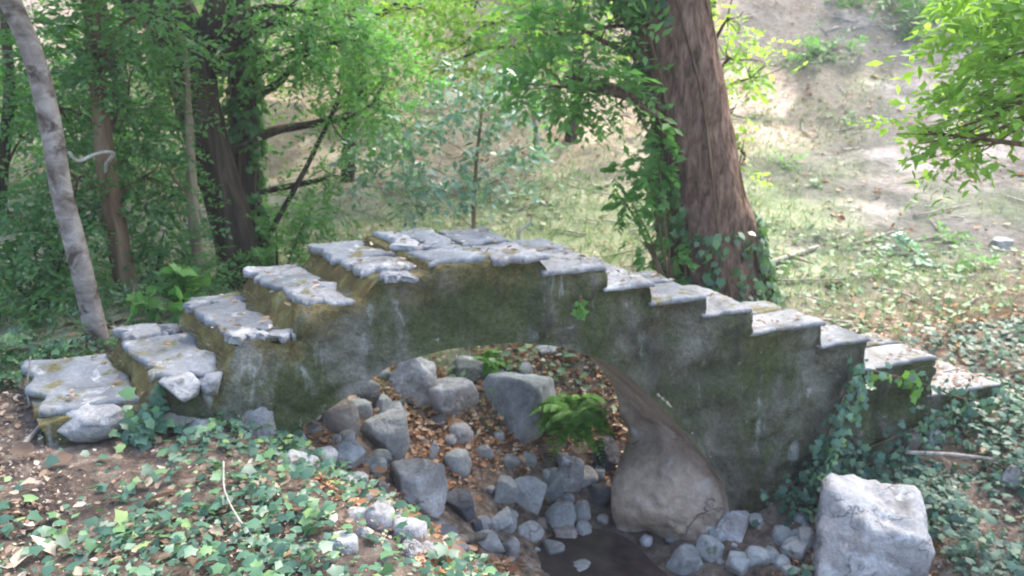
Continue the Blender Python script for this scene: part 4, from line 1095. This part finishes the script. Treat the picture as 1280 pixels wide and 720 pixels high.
def litter_obj(name, label, x, y, size, mat, seed, lift=.012):
    r = np.random.default_rng(seed); m = len(x)
    p = on_ground(x, y, 0) + np.stack([np.zeros(m), np.zeros(m), .004 + lift * r.random(m)], 1)
    ax = np.stack([r.normal(size=m), r.normal(size=m), r.normal(size=m) * .25], 1)
    nn = np.stack([r.normal(size=m) * .35, r.normal(size=m) * .35, np.ones(m)], 1)
    o = leaves(name, p, ax, nn, size * (.35 + 1.0 * r.random(m) ** 2 + 1.1 * (r.random(m) > .96)), LEAF_CURL, mat, widen=1.1)
    return tag(o, label, 'fallen leaves', kind='stuff')
n = 17000
x = rng.uniform(-4.5, 1.6, n); y = rng.uniform(-.5, 4.4, n); s, q = sq(x, y); se = s + .40 * np.clip(q, -4, 0)
k = (se < 1.0) & ((q < -.04) | (s < -.34)) & (rng.random(n) < .16 + .84 * smooth(-.1, .35, fbm2(x, y, 1.7, 3, 71) - .25 * x - .22))
litter_obj('fallen_leaves', 'dry brown leaves lying on the near bank among the ivy', x[k], y[k], .045, M['dry_tan'], 1, .05)
n = 38000
s = rng.uniform(.6, 3.7, n); q = rng.uniform(-1.3, 3.2, n); s = s - .40 * np.minimum(q, 0); x, y = xy(s, q)
zz = terrain(x, y)
k = (zz > -1.24) & ~inside_bridge(x, y) & (rng.random(n) < smooth(-.3, .3, fbm2(x, y, 2.2, 3, 75) + .35 * smooth(.4, 1.2, q)))
q2 = sq(x, y)[1]; kb = k & (q2 > 1.05); k = k & (q2 <= 1.05)  # far-bank leaves split off: pale kind, its lighter colour also stands in for sunlight
litter_obj('fallen_leaves', 'orange-brown leaves drifted over the creek bed', x[k], y[k], .042, M['dry_orange'], 2, .02)
litter_obj('fallen_leaves', 'pale dry leaves covering the far bank seen under the arch, sunlight put into their paler colour', x[kb], y[kb], .05, M['dry'], 12, .02)
n = 16000
x = rng.uniform(-7, 10, n); y = 4.6 + 11 * rng.random(n) ** 1.4; s, q = sq(x, y)
k = (q > W + .1) & (rng.random(n) < .25 + .75 * smooth(-.2, .3, fbm2(x, y, .8, 3, 79) + .25 * smooth(2, 4, x) * (1 - smooth(6, 7.5, y))))
litter_obj('fallen_leaves', 'dry pale leaves strewn over the hillside behind the bridge', x[k], y[k], .055, M['dry'], 3, .02)

n = 5200
s = rng.uniform(3.2, 7.5, n); q = rng.uniform(-2.2, 1.2, n); x, y = xy(s, q)
k = ~((q > -.03) & (q < W) & (s < 5.3)) & (rng.random(n) < smooth(-.3, .3, fbm2(x, y, 1.9, 3, 166)))
litter_obj('fallen_leaves', 'dry leaves caught among the plants of the right bank', x[k], y[k], .05, M['dry'], 14, .06)
n = 60000
x = rng.uniform(-4.5, 3.2, n); y = rng.uniform(.6, 4.4, n); s, q = sq(x, y)
k = ~((q > -.03) & (q < W + .02) & (s > -.2) & (s < 5.3)) & (q < .7) & (terrain(x, y) > -1.24) & (rng.random(n) < .2 + .8 * smooth(-.35, .35, fbm2(x, y, 2.4, 3, 173) - .1 * x))
litter_obj('leaf_crumbs', 'small crumbs of dry leaf and bark on the near ground', x[k], y[k], .02, M['dry_tan'], 15, .012)
# leaves lying on the treads
n = 420
s = np.concatenate([rng.uniform(-.15, 5.2, 240), 5.25 - np.abs(rng.normal(size=n - 240)) * .45]); q = rng.uniform(.02, .98, n) * width(s)
k = (s > -.1); s, q = s[k], q[k]; m = len(s); x, y = xy(s + skew(q) * (.25 + .75 * (1 - smooth(1.3, 2.2, s))), q)
p = np.stack([x, y, top_z(s) + .014], 1)
o = leaves('fallen_leaves', p, np.stack([rng.normal(size=m), rng.normal(size=m), rng.normal(size=m) * .15], 1), np.stack([rng.normal(size=m) * .2, rng.normal(size=m) * .2, np.ones(m)], 1), .034 * (.5 + rng.random(m)), LEAF_CURL, M['dry_tan'])
tag(o, 'dry leaves lying on the treads of the bridge', 'fallen leaves', kind='stuff')
# dead twigs on the slope
n = 420
x = rng.uniform(-4, 9, n); y = 5 + 9 * rng.random(n) ** 1.3
k = (sq(x, y)[1] > W + .2) & (rng.random(n) < smooth(-.2, .3, fbm2(x, y, .9, 3, 120) + .25 * smooth(1, 3, x)))
x, y = x[k], y[k]
TS = Soup(); a_ = rng.uniform(0, 3.14, len(x)); L_ = .12 + .4 * rng.random(len(x)) ** 2
for xx, yy, aa, ll in zip(x, y, a_, L_):
    e = [[xx - math.cos(aa) * ll, yy - math.sin(aa) * ll * .6], [xx, yy + .04 * ll], [xx + math.cos(aa) * ll, yy + math.sin(aa) * ll * .6]]
    TS.add(*tube([[p_[0], p_[1], float(terrain(p_[0], p_[1])) + .025] for p_ in e], [.011, .009, .005], 5, 4))
tag(TS.build('dead_twigs', M['twig']), 'small dead twigs scattered over the slope behind the bridge', 'twigs', kind='stuff')

# grass and herbs of the hillside
n = 90000
x = rng.uniform(-6, 9, n); y = 4.8 + 10 * rng.random(n) ** 1.3; s, q = sq(x, y)
gm = fbm2(x, y, .5, 4, 31) + .55 * (1 - smooth(1.2, 3.5, x)) - .35 * smooth(3, 6, x)
gm = gm + .8 * np.exp(-((x - 4.6) / 1.6) ** 2 - ((y - 11.3) / 1.1) ** 2)
k = (q > W + .25) & (rng.random(n) < .6 * smooth(-.2, .5, gm) * (1 - .8 * smooth(10, 13.5, y)) * (1 - .85 * smooth(8.2, 10, y) * (1 - smooth(-.6, .6, x))))
x, y = x[k], y[k]; m = len(x)
h = .05 + .09 * rng.random(m)
p = on_ground(x, y, -.005); dxy = rng.normal(size=(m, 2)) * .6
tip = p + np.stack([dxy[:, 0] * h, dxy[:, 1] * h, h], 1); a = rng.uniform(0, 6.28, m); wv = np.stack([np.cos(a), np.sin(a), 0 * a], 1) * (.004 + .005 * rng.random(m))[:, None]
V = np.stack([p - wv, p + wv, tip], 1).reshape(-1, 3)
o = mesh('grass', V, np.arange(3 * m).reshape(-1, 3), M['grass'], shade=False)
tag(o, 'thin grass on the slope behind the bridge', 'grass', kind='stuff')
n = 9000
x = rng.uniform(-3, 9.5, n); y = rng.uniform(5, 9.5, n); s, q = sq(x, y)
hm = fbm2(x, y, .7, 4, 88) + .9 * np.exp(-((x - 4.3) / 1.9) ** 2 - ((y - 7.1) / .9) ** 2) + .2 * (1 - smooth(0, 2, x))
k = (q > W + .25) & (rng.random(n) < smooth(.15, .6, hm))
x, y = x[k], y[k]; m = len(x)
p = on_ground(x, y, 0) + np.stack([np.zeros(m), np.zeros(m), .01 + .10 * rng.random(m)], 1)
o = leaves('herbs', p, np.stack([rng.normal(size=m), rng.normal(size=m), rng.normal(size=m) * .3], 1), np.stack([rng.normal(size=m) * .4, rng.normal(size=m) * .4 - .2, np.ones(m)], 1), .06 * (.5 + rng.random(m)), LEAF_OVAL, M['herb'], widen=1.3)
tag(o, 'pale green low herbs patching the hillside', 'herbs', kind='stuff')

# ------------------------------------------------------------------ dead wood
def stick(label, pts, r0, r1, mat, name='stick', seed=0, forks=()):
    S = Soup(); S.add(*tube(pts, np.linspace(r0, r1, len(pts)), 30, 8, .15, seed))
    for f in forks: S.add(*tube(f, np.linspace(r1 * 1.2, r1 * .5, len(f)), 12, 6, .1, seed + 1))
    return tag(S.build(name, mat), label, name.replace('_', ' '))
def gp(px, py, lift=.02):
    p, t = hit(px, py); p = p.copy(); p[2] += lift; return p
a0 = gp(1130, 578, .07); a1 = gp(1200, 584, .08); a2 = gp(1280, 592, .06)
stick('long grey dead branch lying above the large white boulder', [a0, a1, a2, a2 + (a2 - a1)], .013, .010, M['twig'], 'dead_branch', 3)
stick('pale fallen branch on the slope right of the thick tree', [gp(955, 333), gp(985, 326, .04), gp(1022, 314, .05)], .03, .018, M['twig'], 'dead_branch', 4, [[gp(985, 326, .05), gp(1000, 332, .06), gp(1015, 333, .03)]])
b0 = at_y(650, 290, 5.6)
stick('pale hooked twig standing up behind the crown of the bridge', [b0 - [0.0, 0, .12], b0, at_y(662, 280, 5.6), at_y(665, 270, 5.6)], .010, .006, M['twig'], 'twig', 5)
stick('wet dark log half sunk at the water edge', [gp(560, 688, .03), gp(605, 678, .04), gp(650, 688, .03)], .026, .018, M['wetwood'], 'log', 6)
c0 = at_y(34, 486, 3.4)
stick('dry pale grass stalk standing left of the lowest step', [[c0[0], c0[1], float(terrain(c0[0], c0[1])) - .02], c0, at_y(38, 446, 3.4)], .006, .003, M['twig'], 'stalk', 7)
stick('thin curved twig lying in the ivy on the near bank', [gp(282, 600, .08), gp(284, 640, .09), gp(300, 672, .08), gp(320, 690, .05)], .004, .003, M['twig'], 'twig', 8)
stick('curly pale vine tendril beside the brown trunk', [at_y(86, 190, 5.3), at_y(98, 201, 5.3), at_y(116, 194, 5.35), at_y(132, 190, 5.4), at_y(142, 193, 5.45), at_y(133, 205, 5.5), at_y(132, 216, 5.55)], .012, .012, M['twig'], 'vine', 9)
stick('broken grey stump of a sapling on the slope behind the bluish sapling', [gp(672, 186, -.05), at_y(670, 160, hit(672, 186)[0][1]), at_y(664, 132, hit(672, 186)[0][1])], .05, .02, M['twig'], 'stump', 10)
stick('brown stick on dry leaves left of the ivy', [gp(30, 562, .02), gp(60, 535, .04)], .012, .008, M['twig'], 'stick', 11)

# ------------------------------------------------------------------ haze
hv = np.array([[x, y, z] for x in (-69, 69) for y in (-11.9, 94.5) for z in (-3.0, 17.0)], float)
hm_, hnt, hns, hln = new_mat('thin_woodland_haze')
pv = N(hnt, 'ShaderNodeVolumePrincipled'); pv.inputs['Color'].default_value = (.92, .95, .93, 1); pv.inputs['Density'].default_value = HAZE; pv.inputs['Anisotropy'].default_value = .3
ho = N(hnt, 'ShaderNodeOutputMaterial'); hln.new(pv.outputs[0], ho.inputs['Volume'])
tag(mesh('haze', hv, np.array([[0, 1, 3, 2], [4, 6, 7, 5], [0, 4, 5, 1], [2, 3, 7, 6], [0, 2, 6, 4], [1, 5, 7, 3]]), hm_, shade=False), 'thin pale haze in the woodland air', 'haze', kind='stuff')

# ------------------------------------------------------------------ light
SUN_EL, SUN_AZ = math.radians(56), math.radians(38)     # azimuth clockwise from +Y
w = bpy.data.worlds.new('World'); sc.world = w; w.use_nodes = True
nt = w.node_tree; nt.nodes.clear()
sky = nt.nodes.new('ShaderNodeTexSky'); sky.sky_type = 'NISHITA'; sky.sun_disc = False
sky.sun_elevation = SUN_EL; sky.sun_rotation = SUN_AZ; sky.dust_density = 3.5; sky.air_density = 1.0
bgn = nt.nodes.new('ShaderNodeBackground'); bgn.inputs[1].default_value = .15
out = nt.nodes.new('ShaderNodeOutputWorld')
nt.links.new(sky.outputs[0], bgn.inputs[0]); nt.links.new(bgn.outputs[0], out.inputs[0])
ld = bpy.data.lights.new('sun', 'SUN'); ld.energy = 1.2; ld.angle = math.radians(22); ld.color = (1, .95, .87)
lo = bpy.data.objects.new('sun', ld); COL.objects.link(lo)
dv = Vector((math.sin(SUN_AZ) * math.cos(SUN_EL), math.cos(SUN_AZ) * math.cos(SUN_EL), math.sin(SUN_EL)))
lo.rotation_euler = dv.to_track_quat('Z', 'Y').to_euler()
lo.location = dv * 40

cd = bpy.data.cameras.new('camera'); cam = bpy.data.objects.new('camera', cd); COL.objects.link(cam)
cd.sensor_width = 36; cd.lens = FPX / 1280 * 36; cd.clip_start = .05; cd.clip_end = 500
cam.location = EYE; cam.rotation_euler = (math.pi / 2 - PITCH, 0, 0)
cd.dof.use_dof = True; cd.dof.focus_distance = 1.5; cd.dof.aperture_fstop = 5.8
sc.camera = cam
sc.view_settings.view_transform = 'Standard'; sc.view_settings.look = 'None'; sc.view_settings.gamma = 1; sc.view_settings.exposure = 2.6
sc.render.engine = 'CYCLES'
sc.cycles.use_denoising = True
sc.cycles.max_bounces = 8; sc.cycles.transmission_bounces = 6; sc.cycles.diffuse_bounces = 4
